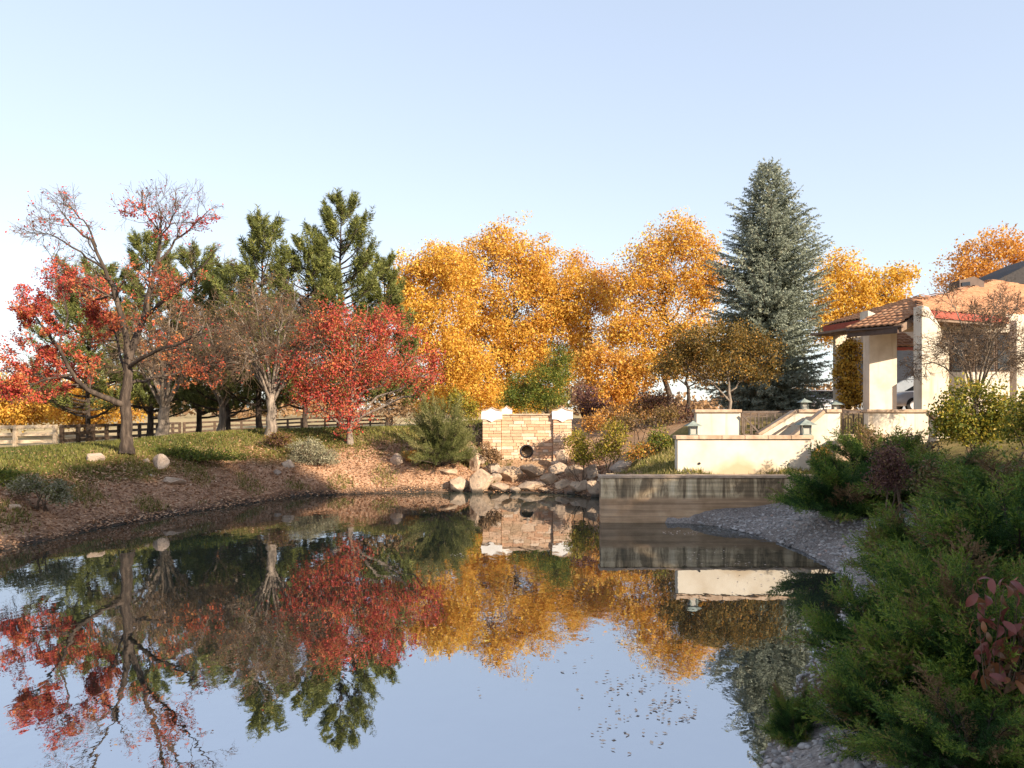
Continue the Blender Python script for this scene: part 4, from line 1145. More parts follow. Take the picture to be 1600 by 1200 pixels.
J('juniper leaning over the water below the bright-tipped one', 1378, 8.3, 0.75, 0.85, JD, 2.6)
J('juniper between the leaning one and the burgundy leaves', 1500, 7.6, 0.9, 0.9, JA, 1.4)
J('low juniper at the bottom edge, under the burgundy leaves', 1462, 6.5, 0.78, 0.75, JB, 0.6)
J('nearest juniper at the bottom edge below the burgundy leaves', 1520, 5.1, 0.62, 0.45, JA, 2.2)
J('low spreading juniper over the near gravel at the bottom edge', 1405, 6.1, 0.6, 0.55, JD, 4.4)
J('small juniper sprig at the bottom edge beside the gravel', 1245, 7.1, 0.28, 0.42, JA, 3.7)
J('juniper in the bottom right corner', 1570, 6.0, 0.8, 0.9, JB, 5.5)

# tall spruces outside the picture on the right that shade the near bank and the water
for i, (x, y, s, w, lab) in enumerate([
        (14.8, 6.6, 1.02, 1.0, 'tall spruce outside the right edge, first of the row beside the near bank'), (15.5, 2.9, 1.18, 1.15, 'tall spruce outside the right edge, second of the row beside the near bank'),
        (15.0, -1.0, 1.2, 1.2, 'tall spruce outside the right edge, third of the row beside the near bank'), (16, -5, 1.28, 1.25, 'tall spruce behind the camera, fourth of the row beside the near bank'),
        (15.2, -9.4, 1.16, 1.2, 'tall spruce behind the camera, fifth of the row beside the near bank'), (16.5, -14, 1.2, 1.25, 'tall spruce behind the camera, sixth of the row beside the near bank'),
        (16, -19, 1.2, 1.25, 'tall spruce behind the camera, last of the row beside the near bank'), (14.2, 12.6, 0.36, 0.85, 'short young spruce outside the right edge, above the junipers'),
        (19.5, 3.4, 1.2, 1.25, 'tall spruce outside the right edge, front of the rear row'), (19.5, -0.4, 1.3, 1.25, 'tall spruce outside the right edge, middle of the rear row'), (19.8, -3.6, 1.38, 1.25, 'tall spruce behind the camera, end of the rear row')]):
    place_pair('spruce_tree', lab, 'tree', SPR, (x, y, gz(x, y) - 0.1), i * 1.3, (w, w, s), group='spruces beside the near bank')
# ------------------------------------------------------------------ culvert wall of sandstone blocks
WD = 33.2
wallx = lambda px: (px - 800) / FPX * WD
wz = lambda py: CAMZ - (py - HORIZON) / FPX * WD
cw = thing('culvert_wall', 'sandstone block wall with two white-capped piers and a round drain hole', 'wall', ((wallx(754) + wallx(895)) / 2, WD, 0.6))
cwo = np.array(cw.location)
def wchild(name, me, par=None):
    o = obj(name, me, par or cw)
    if par is None: o.location = (-cwo[0], -cwo[1], -cwo[2])
    return o
x0, x1, x2, x3 = wallx(754), wallx(783), wallx(864), wallx(893)
hx_, hz_, hr = wallx(823), wz(705), 0.25
ztop, zbot = wz(646.5), 0.35
# mortar core with a real round hole
def holed_panel(xa, xb, za, zb, ya, yb, cx, cz, r, n=32):
    bm = bmesh.new()
    ring = {}
    for y in (ya, yb):
        c, q = [], []
        for i in range(n):
            a = 2 * math.pi * i / n
            dx, dz = math.cos(a), math.sin(a)
            c.append(bm.verts.new((cx + r * dx, y, cz + r * dz)))
            tx = ((xb if dx > 0 else xa) - cx) / dx if abs(dx) > 1e-6 else 1e9
            tz = ((zb if dz > 0 else za) - cz) / dz if abs(dz) > 1e-6 else 1e9
            t = min(tx, tz)
            q.append(bm.verts.new((cx + t * dx, y, cz + t * dz)))
        ring[y] = (c, q)
    for i in range(n):
        j = (i + 1) % n
        for y in (ya, yb):
            c, q = ring[y]; bm.faces.new((c[i], c[j], q[j], q[i]))
        bm.faces.new((ring[ya][0][i], ring[ya][0][j], ring[yb][0][j], ring[yb][0][i]))
        bm.faces.new((ring[ya][1][i], ring[ya][1][j], ring[yb][1][j], ring[yb][1][i]))
    return bm_mesh('mortar_core', bm, M['mortar'])
wchild('mortar_core', holed_panel(x1 - 0.05, x2 + 0.05, zbot, ztop - 0.03, WD + 0.05, WD + 0.45, hx_, hz_, hr))
for a, b in ((x0, x1), (x2, x3)):
    wchild('pier_core', box_me('pier_core', a + 0.035, b - 0.035, WD - 0.04, WD + 0.5, zbot, ztop - 0.1, M['mortar']))
# drain pipe, its inner shade put into a near-black colour
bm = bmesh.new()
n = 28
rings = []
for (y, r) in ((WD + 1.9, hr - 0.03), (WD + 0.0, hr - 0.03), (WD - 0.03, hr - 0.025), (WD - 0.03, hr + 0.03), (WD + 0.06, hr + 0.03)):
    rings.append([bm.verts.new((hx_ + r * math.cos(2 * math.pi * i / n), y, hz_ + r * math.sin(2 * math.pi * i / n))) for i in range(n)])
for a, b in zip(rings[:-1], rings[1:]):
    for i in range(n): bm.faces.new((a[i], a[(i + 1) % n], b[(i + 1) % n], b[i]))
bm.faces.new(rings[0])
wchild('drain_pipe', bm_mesh('drain_pipe', bm, M['slate_and_hole_shade'], True))
srng = np.random.default_rng(77)
UNIT = {}
def unit_block(mi):
    if mi not in UNIT:
        UNIT[mi] = box_me('block', -0.5, 0.5, -0.5, 0.5, -0.5, 0.5, STONES[mi], 0.0)
        bm = bmesh.new(); bm.from_mesh(UNIT[mi])
        bmesh.ops.bevel(bm, geom=bm.edges[:], offset=0.045, segments=1, affect='EDGES')
        bm.to_mesh(UNIT[mi]); bm.free()
    return UNIT[mi]
def course(xa, xb, z, h, yfront, hole=False, depth=0.12, smax=0.62):
    x = xa
    while x < xb - 0.05:
        L = min(srng.uniform(0.2, smax), xb - x)
        if xb - (x + L) < 0.14: L = xb - x
        cx = x + L / 2
        skip = hole and abs(cx - hx_) < hr + 0.1 + L / 2 and abs(z + h / 2 - hz_) < hr + 0.1 + h / 2 and math.hypot(max(abs(cx - hx_) - L / 2, 0), max(abs(z + h / 2 - hz_) - h / 2, 0)) < hr + 0.1
        if not skip:
            pr = srng.uniform(-0.012, 0.018)
            o = wchild('stone_block', unit_block(int(srng.integers(len(STONES)))))
            o.location = (cx - cwo[0], yfront + depth / 2 - pr - cwo[1], z + h / 2 - cwo[2])
            o.scale = (L - 0.012, depth, h - 0.011)
        elif L > 0.16:
            # cut stones run up to the ring of the drain
            for side in (-1, 1):
                dz = abs(z + h / 2 - hz_)
                half = math.sqrt(max((hr + 0.1) ** 2 - max(dz - h / 2, 0) ** 2, 0))
                ex = hx_ + side * half
                lo, hi = (x, min(ex, x + L)) if side < 0 else (max(ex, x), x + L)
                if hi - lo > 0.06:
                    o = wchild('stone_block', unit_block(int(srng.integers(len(STONES)))))
                    o.location = ((lo + hi) / 2 - cwo[0], yfront + depth / 2 - srng.uniform(-0.01, 0.015) - cwo[1], z + h / 2 - cwo[2])
                    o.scale = (hi - lo - 0.012, depth, h - 0.011)
        x += L
z = zbot
while z < ztop - 0.12:
    h = srng.uniform(0.085, 0.15)
    if z + h > ztop - 0.1: h = ztop - 0.08 - z
    course(x1 + 0.01, x2 - 0.01, z, h, WD, True)
    z += h
for a, b in ((x0, x1), (x2, x3)):
    z = zbot
    zt = wz(641)
    while z < zt - 0.1:
        h = srng.uniform(0.09, 0.16)
        if z + h > zt - 0.09: h = zt - z
        course(a, b, z, h, WD - 0.1, False, 0.14, 0.45)
        # side faces of the pier
        for sx_ in (a + 0.05, b - 0.05):
            o = wchild('stone_block', unit_block(int(srng.integers(len(STONES)))))
            o.location = (sx_ + (0.0 if sx_ < (a + b) / 2 else 0.0) - cwo[0], WD + 0.28 - cwo[1], z + h / 2 - cwo[2])
            o.scale = (0.09, 0.48, h - 0.01)
        z += h
# ring stones round the drain
for i in range(16):
    a0, a1 = 2 * math.pi * (i + 0.06) / 16, 2 * math.pi * (i + 0.94) / 16
    r0, r1 = hr + 0.032, hr + 0.13
    poly = [(hx_ + r * math.cos(a), WD - 0.012, hz_ + r * math.sin(a)) for r, a in ((r0, a0), (r1, a0), (r1, a1), (r0, a1))]
    wchild('ring_stone', prism_me('ring_stone', poly, (0, 0.1, 0), STONES[i % len(STONES)]))
wchild('coping', box_me('coping', x1 + 0.005, x2 - 0.005, WD - 0.06, WD + 0.5, ztop - 0.075, ztop, M['cap']))
M['white_stone'] = noisy_mat('white_cast_stone', [(0.3, (0.68, 0.63, 0.56)), (0.7, (0.8, 0.77, 0.72))], 6, 0.85, 0.2, 0.01)
def pier_cap(xa, xb, y0, y1, zc):
    xm = (xa + xb) / 2
    w = (xb - xa) / 2 + 0.04
    prof = [(xm - w, zc - 0.1), (xm - w * 0.45, zc - 0.12), (xm, zc - 0.22), (xm + w * 0.45, zc - 0.12), (xm + w, zc - 0.1), (xm + w, zc + 0.22), (xm + w * 0.4, zc + 0.27), (xm, zc + 0.36), (xm - w * 0.4, zc + 0.27), (xm - w, zc + 0.22)]
    me = prism_me('pier_cap', [(p[0], y0, p[1]) for p in prof], (0, y1 - y0, 0), M['white_stone'])
    o = wchild('pier_cap', me)
    top = [(p[0] * 1.0, p[1] + 0.004) for p in prof[5:]]
    top2 = top + [(q[0], q[1] + 0.045) for q in top[::-1]]
    me = prism_me('cap_ridge', [(p[0], y0 - 0.03, p[1]) for p in top2], (0, y1 - y0 + 0.06, 0), M['cap'])
    wchild('cap_ridge', me, o)
pier_cap(x0, x1, WD - 0.15, WD + 0.45, wz(651))
pier_cap(x2, x3, WD - 0.15, WD + 0.45, wz(651))
s = 1.035
pier_cap(x1 + 0.04, x1 + 0.42, WD + 0.55, WD + 1.1, wz(648.5))
wchild('wing_core', box_me('wing_core', x1 + 0.03, x1 + 0.4, WD + 0.55, WD + 1.1, zbot, wz(651), M['mortar']))
wchild('wing_core', box_me('wing_core', x2 + 0.2, x2 + 0.6, WD + 0.55, WD + 1.1, zbot, wz(660), M['mortar']))

# ------------------------------------------------------------------ concrete retaining wall of the pond
RZ = 1.25
rw = thing('retaining_wall', 'long stained concrete retaining wall rising from the pond', 'wall', (2.4, 21.4, 0))
def rchild(par, name, me):
    o = obj(name, me, par); o.location = -par.location; return o
def rel(par, name, me, up=None):
    o = obj(name, me, up or par)
    if up is None: o.location = -par.location
    return o
rel(rw, 'front_panel', box_me('front_panel', 2.36, 10.5, 21.2, 21.62, -1.2, RZ - 0.07, M['retaining'], 0.015))
rel(rw, 'side_panel', prism_me('side_panel', [(2.42, 21.63, -1.2), (2.82, 21.63, -1.2), (3.5, 26.4, -1.2), (3.1, 26.4, -1.2)], (0, 0, 2.1), M['retaining'], 0.01))
rel(rw, 'coping', box_me('coping', 2.32, 10.5, 21.16, 21.68, RZ - 0.068, RZ, M['cap'], 0.01))

# ------------------------------------------------------------------ planter wall in front of the terrace
pw = thing('planter_wall', 'low cream stucco wall with tan coping standing on the retaining wall', 'wall', (6.5, 22.3, 1.2))
rel(pw, 'wall', box_me('wall', 4.6, 8.35, 22.3, 22.62, 0.9, 2.17, M['planter'], 0.02))
for i in range(6):
    a = 4.55 + i * (3.85 / 6)
    rel(pw, 'coping_stone', box_me('coping_stone', a + 0.003, a + 3.85 / 6 - 0.003, 22.24, 22.68, 2.172, 2.28 + 0.004 * (i % 2), M['cap'], 0.012))
bm = bmesh.new()
bmesh.ops.create_cone(bm, cap_ends=True, segments=14, radius1=0.035, radius2=0.035, depth=0.03, matrix=Matrix.Translation((5.22, 22.29, 1.5)) @ Matrix.Rotation(R(90), 4, 'X'))
rel(pw, 'weep_hole_disc', bm_mesh('weep_hole_disc', bm, M['slate_and_hole_shade']))  # dark disc on the wall face, painting the shade of a hole

# ------------------------------------------------------------------ terrace walls, steps and railings
TZ = 2.995
def wall_with_cap(name, label, polyxz, D, thick, caps, mat=None):
    """wall panel from an outline in (px, py) at distance D; caps are (px,py)->(px,py) runs of coping"""
    pts = [P(a, b, D) for a, b in polyxz]
    c = pts[0]
    w = thing(name, label, 'wall', (c[0], c[1], 1.4))
    rel(w, 'wall', prism_me('wall', pts, (0, thick, 0), mat or M['stucco'], 0.012))
    for (a, b) in caps:
        p, q = P(a[0], a[1], D), P(b[0], b[1], D)
        dn = np.array([0, thick / 2, 0])
        t = (q - p) / np.linalg.norm(q - p)
        nrm = np.array([-t[2], 0, t[0]])
        if nrm[2] < 0: nrm = -nrm
        rel(w, 'coping', beam_me('coping', p + dn + nrm * 0.055, q + dn + nrm * 0.055, thick + 0.14, 0.1, M['cap'], (0, 0, 1), 0.012))
    return w
wall_with_cap('terrace_wall', 'streaked cream wall at the left end of the upper terrace', [(1088, 645), (1157, 645), (1157, 720), (1088, 720)], 26.0, 0.3, [((1085, 644.8), (1158.5, 644.8))])
wall_with_cap('stair_wall', 'farther sloping cream stair wall behind the planter', [(1188, 681), (1246, 645), (1296, 645), (1296, 712), (1188, 712)], 25.75, 0.25, [((1186, 681.5), (1245, 644.8)), ((1246.5, 644.8), (1297, 644.8))])
wall_with_cap('stair_wall', 'nearer sloping cream stair wall beside the gate', [(1226, 698), (1290, 645), (1313, 645), (1313, 730), (1226, 730)], 25.1, 0.25, [((1224, 699), (1289, 644.8)), ((1290.5, 644.8), (1314, 644.8))])
wall_with_cap('terrace_wall', 'cream terrace wall below the porch columns, right of the gate', [(1356, 645), (1452, 645), (1452, 730), (1356, 730)], 24.8, 0.3, [((1353, 644.8), (1448, 644.8))])
wall_with_cap('terrace_wall', 'cream garden wall sloping down behind the round bush', [(1453, 652), (1500, 690), (1640, 690), (1640, 740), (1453, 740)], 24.8, 0.3, [((1449, 646), (1500, 688.5))])

def lattice(label, px0, px1, py0, py1, D, cells, extra=()):
    c = P(px0, py1, D)
    root = thing('metal_railing', label, 'railing', c)
    def bar(name, a, b, w):
        p, q = P(a[0], a[1], D), P(b[0], b[1], D)
        rel(root, name, beam_me(name, p, q, w, w, M['metal_dark'], (0, 1, 0.01)))
    bar('top_rail', (px0, py0), (px1, py0), 0.06); bar('bottom_rail', (px0, py1), (px1, py1), 0.05)
    bar('post', (px0, py0 + 1.6), (px0, py1 - 1.4), 0.06); bar('post', (px1, py0 + 1.6), (px1, py1 - 1.4), 0.06)
    W = px1 - px0; Hh = py1 - py0
    n = cells
    for k in range(n):
        a = px0 + W * k / n; b = px0 + W * (k + 1) / n
        if k: bar('bar', (a, py0 + 1.6), (a, py1 - 1.4), 0.045)
        m = (b - a) * 0.22; v = Hh * 0.2
        bar('bar', (a + m, py0 + v), (b - m, py0 + v), 0.03); bar('bar', (a + m, py1 - v), (b - m, py1 - v), 0.03)
        bar('bar', (a + m, py0 + v + 0.9), (a + m, py1 - v - 0.9), 0.03); bar('bar', (b - m, py0 + v + 0.9), (b - m, py1 - v - 0.9), 0.03)
        mid = (a + b) / 2
        bar('bar', (mid, py0 + 1.6), (mid, py0 + v - 0.9), 0.03); bar('bar', (mid, py1 - v + 0.9), (mid, py1 - 1.4), 0.03)
        my = (py0 + py1) / 2
        bar('bar', (a + 1.2, my), (a + m - 0.9, my), 0.03); bar('bar', (b - m + 0.9, my), (b - 1.2, my), 0.03)
        bar('bar', (mid, py0 + v + 1), (mid, py1 - v - 1), 0.03)
    return root
lattice('square-patterned metal railing between the streaked wall and the steps', 1160, 1236, 643.5, 679, 26.25, 3)
r_ = thing('handrail', 'slanting metal handrail in front of the patterned railing', 'railing', P(1160, 690, 25.9))
rel(r_, 'rail', beam_me('rail', P(1159, 648, 25.9), P(1190, 680, 25.9), 0.05, 0.05, M['metal_dark'], (0, 1, 0)))
for px in (1163, 1175, 1186):
    yy = 648 + (px - 1159) * 32 / 31
    rel(r_, 'post', beam_me('post', P(px, yy + 1.5, 25.9), P(px, yy + 40, 25.9), 0.035, 0.035, M['metal_dark'], (0, 1, 0)))
r_ = thing('handrail', 'thin metal handrail fixed along the farther sloping stair wall', 'railing', P(1200, 690, 25.6))
rel(r_, 'rail', beam_me('rail', P(1200, 686, 25.6), P(1240, 660, 25.6), 0.04, 0.04, M['metal_dark'], (0, 1, 0)))
for px in (1203, 1234):
    yy = 686 - (px - 1200) * 26 / 40
    rel(r_, 'bracket', beam_me('bracket', P(px, yy + 1, 25.6), P(px, yy + 2, 25.76), 0.025, 0.025, M['metal_dark'], (1, 0, 0)))
lattice('bronze patterned gate at the top of the garden steps', 1317, 1350, 644, 689, 25.4, 2)
# garden steps
st = thing('garden_steps', 'short flight of tan stone steps below the gate', 'steps', P(1310, 702, 24.0))
for i in range(4):
    z0 = 1.5 + 0.0; zt_ = 1.82 + i * 0.14
    rel(st, 'step', box_me('step', 9.35 + i * 0.3, 11.6, 23.2 + i * 0.3, 23.9 + i * 0.3, 1.0, zt_, M['cap'], 0.015))

# ------------------------------------------------------------------ lanterns
def lantern(label, px, D, z, k=1.0):
    x = (px - 800) / FPX * D
    t = thing('lantern', label, 'lantern', (x, D, z), 'copper lanterns on the walls')
    t.scale = (k, k, k)
    obj('base', box_me('base', -0.12, 0.12, -0.12, 0.12, 0, 0.03, M['verdigris'], 0.004), t)
    for sx in (-1, 1):
        for sy in (-1, 1):
            obj('post', box_me('post', sx * 0.095 - 0.014, sx * 0.095 + 0.014, sy * 0.095 - 0.014, sy * 0.095 + 0.014, 0.031, 0.26, M['verdigris'], 0.002), t)
    for (a, b, c, d) in ((-0.08, 0.08, -0.088, -0.084), (-0.08, 0.08, 0.084, 0.088), (-0.088, -0.084, -0.08, 0.08), (0.084, 0.088, -0.08, 0.08)):
        g = obj('pane', box_me('pane', a, b, c, d, 0.032, 0.255, M['lamp_glass'], 0), t)
    bm = bmesh.new()
    prof = [(0.215, 0.255), (0.2, 0.275), (0.1, 0.335), (0.045, 0.37), (0.0, 0.41)]
    vs_ = []
    for r, zz in prof[:-1]:
        vs_.append([bm.verts.new((r * sx, r * sy, zz)) for sx, sy in ((-1, -1), (1, -1), (1, 1), (-1, 1))])
    tip = bm.verts.new((0, 0, 0.41))
    for a, b in zip(vs_[:-1], vs_[1:]):
        for i in range(4): bm.faces.new((a[i], a[(i + 1) % 4], b[(i + 1) % 4], b[i]))
    for i in range(4): bm.faces.new((vs_[-1][i], vs_[-1][(i + 1) % 4], tip))
    bm.faces.new(vs_[0])
    obj('lamp_roof', bm_mesh('lamp_roof', bm, M['verdigris']), t)
    return t
lantern('copper lantern on the left end of the planter wall', 1083, 22.46, 2.285, 1.0)
lantern('copper lantern on the right end of the planter wall', 1259, 22.46, 2.285, 1.12)
lantern('copper lantern on the terrace coping below the blue spruce', 1257, 25.88, 3.0, 0.9)
lantern('copper lantern on the terrace coping left of the gate', 1306, 29.0, 2.9, 1.1)

# ------------------------------------------------------------------ the house
HB = np.array([14.4, 31.0, 2.85])
house = thing('house', 'cream stucco house with terracotta tile roofs, pylons and red fascias', 'house', HB)
def hc(name, me, up=None):
    o = obj(name, me, up or house)
    if up is None: o.location = tuple(-HB)
    return o
def plane3(a, b, c):
    n = np.cross(b - a, c - a); n /= np.linalg.norm(n)
    if n[2] < 0: n = -n
    return a, n
def hit(px, py, pl_):
    o = np.array([0, 0, CAMZ]); d = P(px, py, 1.0) - o
    t = ((pl_[0] - o) @ pl_[1]) / (d @ pl_[1])
    return o + d * t
def inside(u, v, poly):
    ins = np.zeros(u.shape, bool)
    for i in range(len(poly)):
        a, b = poly[i], poly[(i + 1) % len(poly)]
        c = ((a[1] > v) != (b[1] > v)) & (u < (b[0] - a[0]) * (v - a[1]) / (b[1] - a[1] + 1e-12) + a[0])
        ins ^= c
    return ins
def tile_roof(poly, e0, e1, period=0.23, row=0.38, amp=0.055, seed=0):
    """barrel-tile roof plane: poly coplanar, eave along e0->e1"""
    a, n = plane3(poly[0], poly[1], poly[2])
    e = (e1 - e0); e /= np.linalg.norm(e)
    v = np.cross(n, e)
    if v[2] < 0: v = -v
    q = np.array([[(p - e0) @ e, (p - e0) @ v] for p in poly])
    rng = np.random.default_rng(seed)
    us = np.arange(q[:, 0].min() - 0.1, q[:, 0].max() + 0.1, period / 6)
    Vs, Fs, off = [], [], 0
    nr = int((q[:, 1].max() - q[:, 1].min()) / row) + 2
    for j in range(nr):
        v0 = q[:, 1].min() + j * row - 0.06
        col = (us / period)
        prof = np.abs(np.cos(np.pi * col)) ** 0.7 * amp
        jit = np.interp(col, np.arange(int(col.min()) - 1, int(col.max()) + 2), rng.normal(size=len(np.arange(int(col.min()) - 1, int(col.max()) + 2))) * 0.012)
        A = e0 + us[:, None] * e + (v0 + jit)[:, None] * v + (prof + 0.045)[:, None] * n
        B = e0 + us[:, None] * e + (v0 + row + 0.03) * v + (prof * 0.92 + 0.008)[:, None] * n
        C = A - 0.05 * n
        m = inside((us[:-1] + us[1:]) / 2, np.full(len(us) - 1, v0 + row * 0.5), q)
        i = np.arange(len(us) - 1)[m]
        k = len(us)
        Vs += [A, B, C]
        Fs.append(off + np.stack([i, i + 1, k + i + 1, k + i], 1)); Fs.append(off + np.stack([2 * k + i, 2 * k + i + 1, i + 1, i], 1))
        off += 3 * k
    me = np_mesh('tiles', np.vstack(Vs), np.vstack(Fs), M['tile'], smooth=False)
    dk = hc('roof', prism_me('roof', [p - n * 0.03 for p in poly], -n * 0.12, M['deck']))
    o = obj('tiles', me, dk)
    stuff(o)
    return dk
# porch roof
ea, eb = P(1322, 514, 30.0), P(1408, 0, 28.4)
eb[2] = ea[2]
eh = (eb - ea) / np.linalg.norm(eb - ea)
upv = np.array([-eh[1], eh[0], 0]);  upv = upv if upv[1] > 0 else -upv
pitch = R(21)
pp_ = plane3(ea, eb, ea + upv * math.cos(pitch) + np.array([0, 0, math.sin(pitch)]))
poly = [ea, eb, hit(1450, 478, pp_), hit(1450, 463, pp_), hit(1375, 489, pp_)]
tile_roof(poly, ea, eb, seed=1)
hc('fascia', beam_me('fascia', ea + np.array([0.1, 0.1, -0.2]), eb + np.array([-0.05, 0.1, -0.2]), 0.1, 0.2, M['fascia_brown'], bev=0.01))
hc('gutter', beam_me('gutter', ea + np.array([0, 0, -0.07]), eb + np.array([0.06, 0, -0.07]), 0.14, 0.09, M['fascia_brown'], bev=0.02))
hc('soffit_beam', beam_me('soffit_beam', eb + np.array([0, 0.1, -0.16]), hit(1450, 478, pp_) + np.array([0, 0, -0.3]), 0.12, 0.2, M['deck']))
# rear left roof with the red fascia
fa, fb = P(1287, 508, 38.0), P(1349, 0, 35.2)
fb[2] = fa[2]
fh = (fb - fa) / np.linalg.norm(fb - fa); up2 = np.array([-fh[1], fh[0], 0]); up2 = up2 if up2[1] > 0 else -up2
pq = plane3(fa, fb, fa + up2 * math.cos(pitch) + np.array([0, 0, math.sin(pitch)]))
tile_roof([fa, fb, hit(1440, 472, pq), hit(1440, 462, pq), hit(1350, 488, pq)], fa, fb, seed=2)
hc('red_fascia', beam_me('red_fascia', fa + np.array([0, -0.02, -0.2]), fb + np.array([0, -0.02, -0.2]), 0.08, 0.3, M['fascia_red'], bev=0.01))
hc('soffit', beam_me('soffit', fa + np.array([0.3, 0.8, -0.4]), fb + np.array([0.2, 0.8, -0.4]), 1.4, 0.1, M['deck']))
# main roof on the right
m1, m2 = P(1440, 484, 28.2), P(1640, 0, 30.0)
m2 = np.array([(1640 - 800) / FPX * 31.5, 31.5, m1[2]])
mh = (m2 - m1) / np.linalg.norm(m2 - m1); up3 = np.array([-mh[1], mh[0], 0]); up3 = up3 if up3[1] > 0 else -up3
pm = plane3(m1, m2, m1 + up3 * math.cos(R(21)) + np.array([0, 0, math.sin(R(21))]))
tile_roof([m1, m2, hit(1660, 437, pm), hit(1548, 439, pm), hit(1500, 453, pm), hit(1430, 469, pm)], m1, m2, seed=3)
hc('red_fascia', beam_me('red_fascia', m1 + np.array([0.3, -0.02, -0.16]), m2 + np.array([0, -0.02, -0.16]), 0.08, 0.26, M['fascia_red'], bev=0.01))
hc('soffit', beam_me('soffit', m1 + up3 * 0.6 + np.array([0.3, 0, -0.34]), m2 + up3 * 0.6 + np.array([0, 0, -0.34]), 1.2, 0.08, M['deck']))
# dark upper roof and roof lantern
dr_ = [P(1545, 444, 46), P(1600, 416, 46), P(1660, 390, 46), P(1700, 444, 46)]
hc('upper_roof', prism_me('upper_roof', dr_, (0, 5, 0), M['slate_and_hole_shade'], 0.02))
rc = hc('roof_lantern', prism_me('roof_lantern', [P(1499, 452, 40), P(1538, 452, 40), P(1538, 440, 40), P(1522, 431.5, 40), P(1499, 438, 40)], (0, 1.0, 0), M['frame_wood'], 0.01))
obj('pane', prism_me('pane', [P(1503, 447, 39.96), P(1516, 447, 39.96), P(1516, 440, 39.96), P(1503, 441.5, 39.96)], (0, 0.03, 0), M['glass']), rc)
# porch columns and pylons
def yb(px, X): return X * FPX / (px - 800)
hc('column', box_me('column', 13.84, 14.92, 31.0, 31.55, 2.6, 6.05, M['stucco'], 0.015))
hc('porch_beam', box_me('porch_beam', 13.4, 16.6, 31.05, 31.5, 6.055, 6.35, M['stucco'], 0.015))
hc('pylon', prism_me('pylon', [(13.82, 27.0, 2.5), (13.82, 27.0, 6.52), (14.06, 27.0, 6.46), (14.76, 27.0, 5.3), (14.76, 27.0, 2.5)], (0, 0.55, 0), M['stucco'], 0.015))
hc('parapet', prism_me('parapet', [P(1356, 501, 32.5), P(1356, 485, 32.5), P(1375, 493, 32.5), P(1364, 501, 32.5)], (0, 0.75, 0), M['stucco'], 0.01))
# back wall with door, and window wall to the right
hc('garage_wall', box_me('garage_wall', 15.6, 22.0, 38.6, 38.9, 2.6, 6.9, M['stucco'], 0.01))
gd = hc('garage_door', box_me('garage_door', 16.6, 21.0, 38.5, 38.58, 2.8, 5.9, M['plaster_grey'], 0.01))
for i in range(4):
    obj('panel', box_me('panel', 16.75, 20.85, 38.46, 38.495, 2.95 + i * 0.75, 3.6 + i * 0.75, M['plaster_grey'], 0.008), gd)
tl = [P(1398, 541, 36.0), P(1440, 541, 36.0)]
tl2 = [p + np.array([0, 1.8, 0.8]) for p in tl]
tile_roof([tl[0], tl[1], tl2[1], tl2[0]], tl[0], tl[1], seed=4)
hc('red_fascia', beam_me('red_fascia', tl[0] + np.array([0, -0.02, -0.12]), tl[1] + np.array([0, -0.02, -0.12]), 0.06, 0.14, M['fascia_red']))
WY = 30.2
hc('sill_wall', box_me('sill_wall', 15.6, 21.5, WY, WY + 0.3, 2.5, 4.42, M['stucco'], 0.015))
hc('lintel', box_me('lintel', 15.6, 21.5, WY, WY + 0.3, 5.9, 6.6, M['stucco'], 0.015))
for i in range(5):
    a = 15.75 + i * 0.86
    w_ = hc('window', prism_me('window', [(a, WY + 0.08, 4.425), (a + 0.82, WY + 0.08, 4.425), (a + 0.82, WY + 0.08, 5.895), (a, WY + 0.08, 5.895)], (0, 0.08, 0), M['frame_wood']))
    obj('pane', box_me('pane', a + 0.06, a + 0.76, WY + 0.06, WY + 0.078, 4.49, 5.83, M['glass'], 0), w_)
hc('column', box_me('column', (1588 - 800) / FPX * 28.6, (1606 - 800) / FPX * 28.6, 28.6, 29.0, 2.6, 6.2, M['stucco'], 0.015))

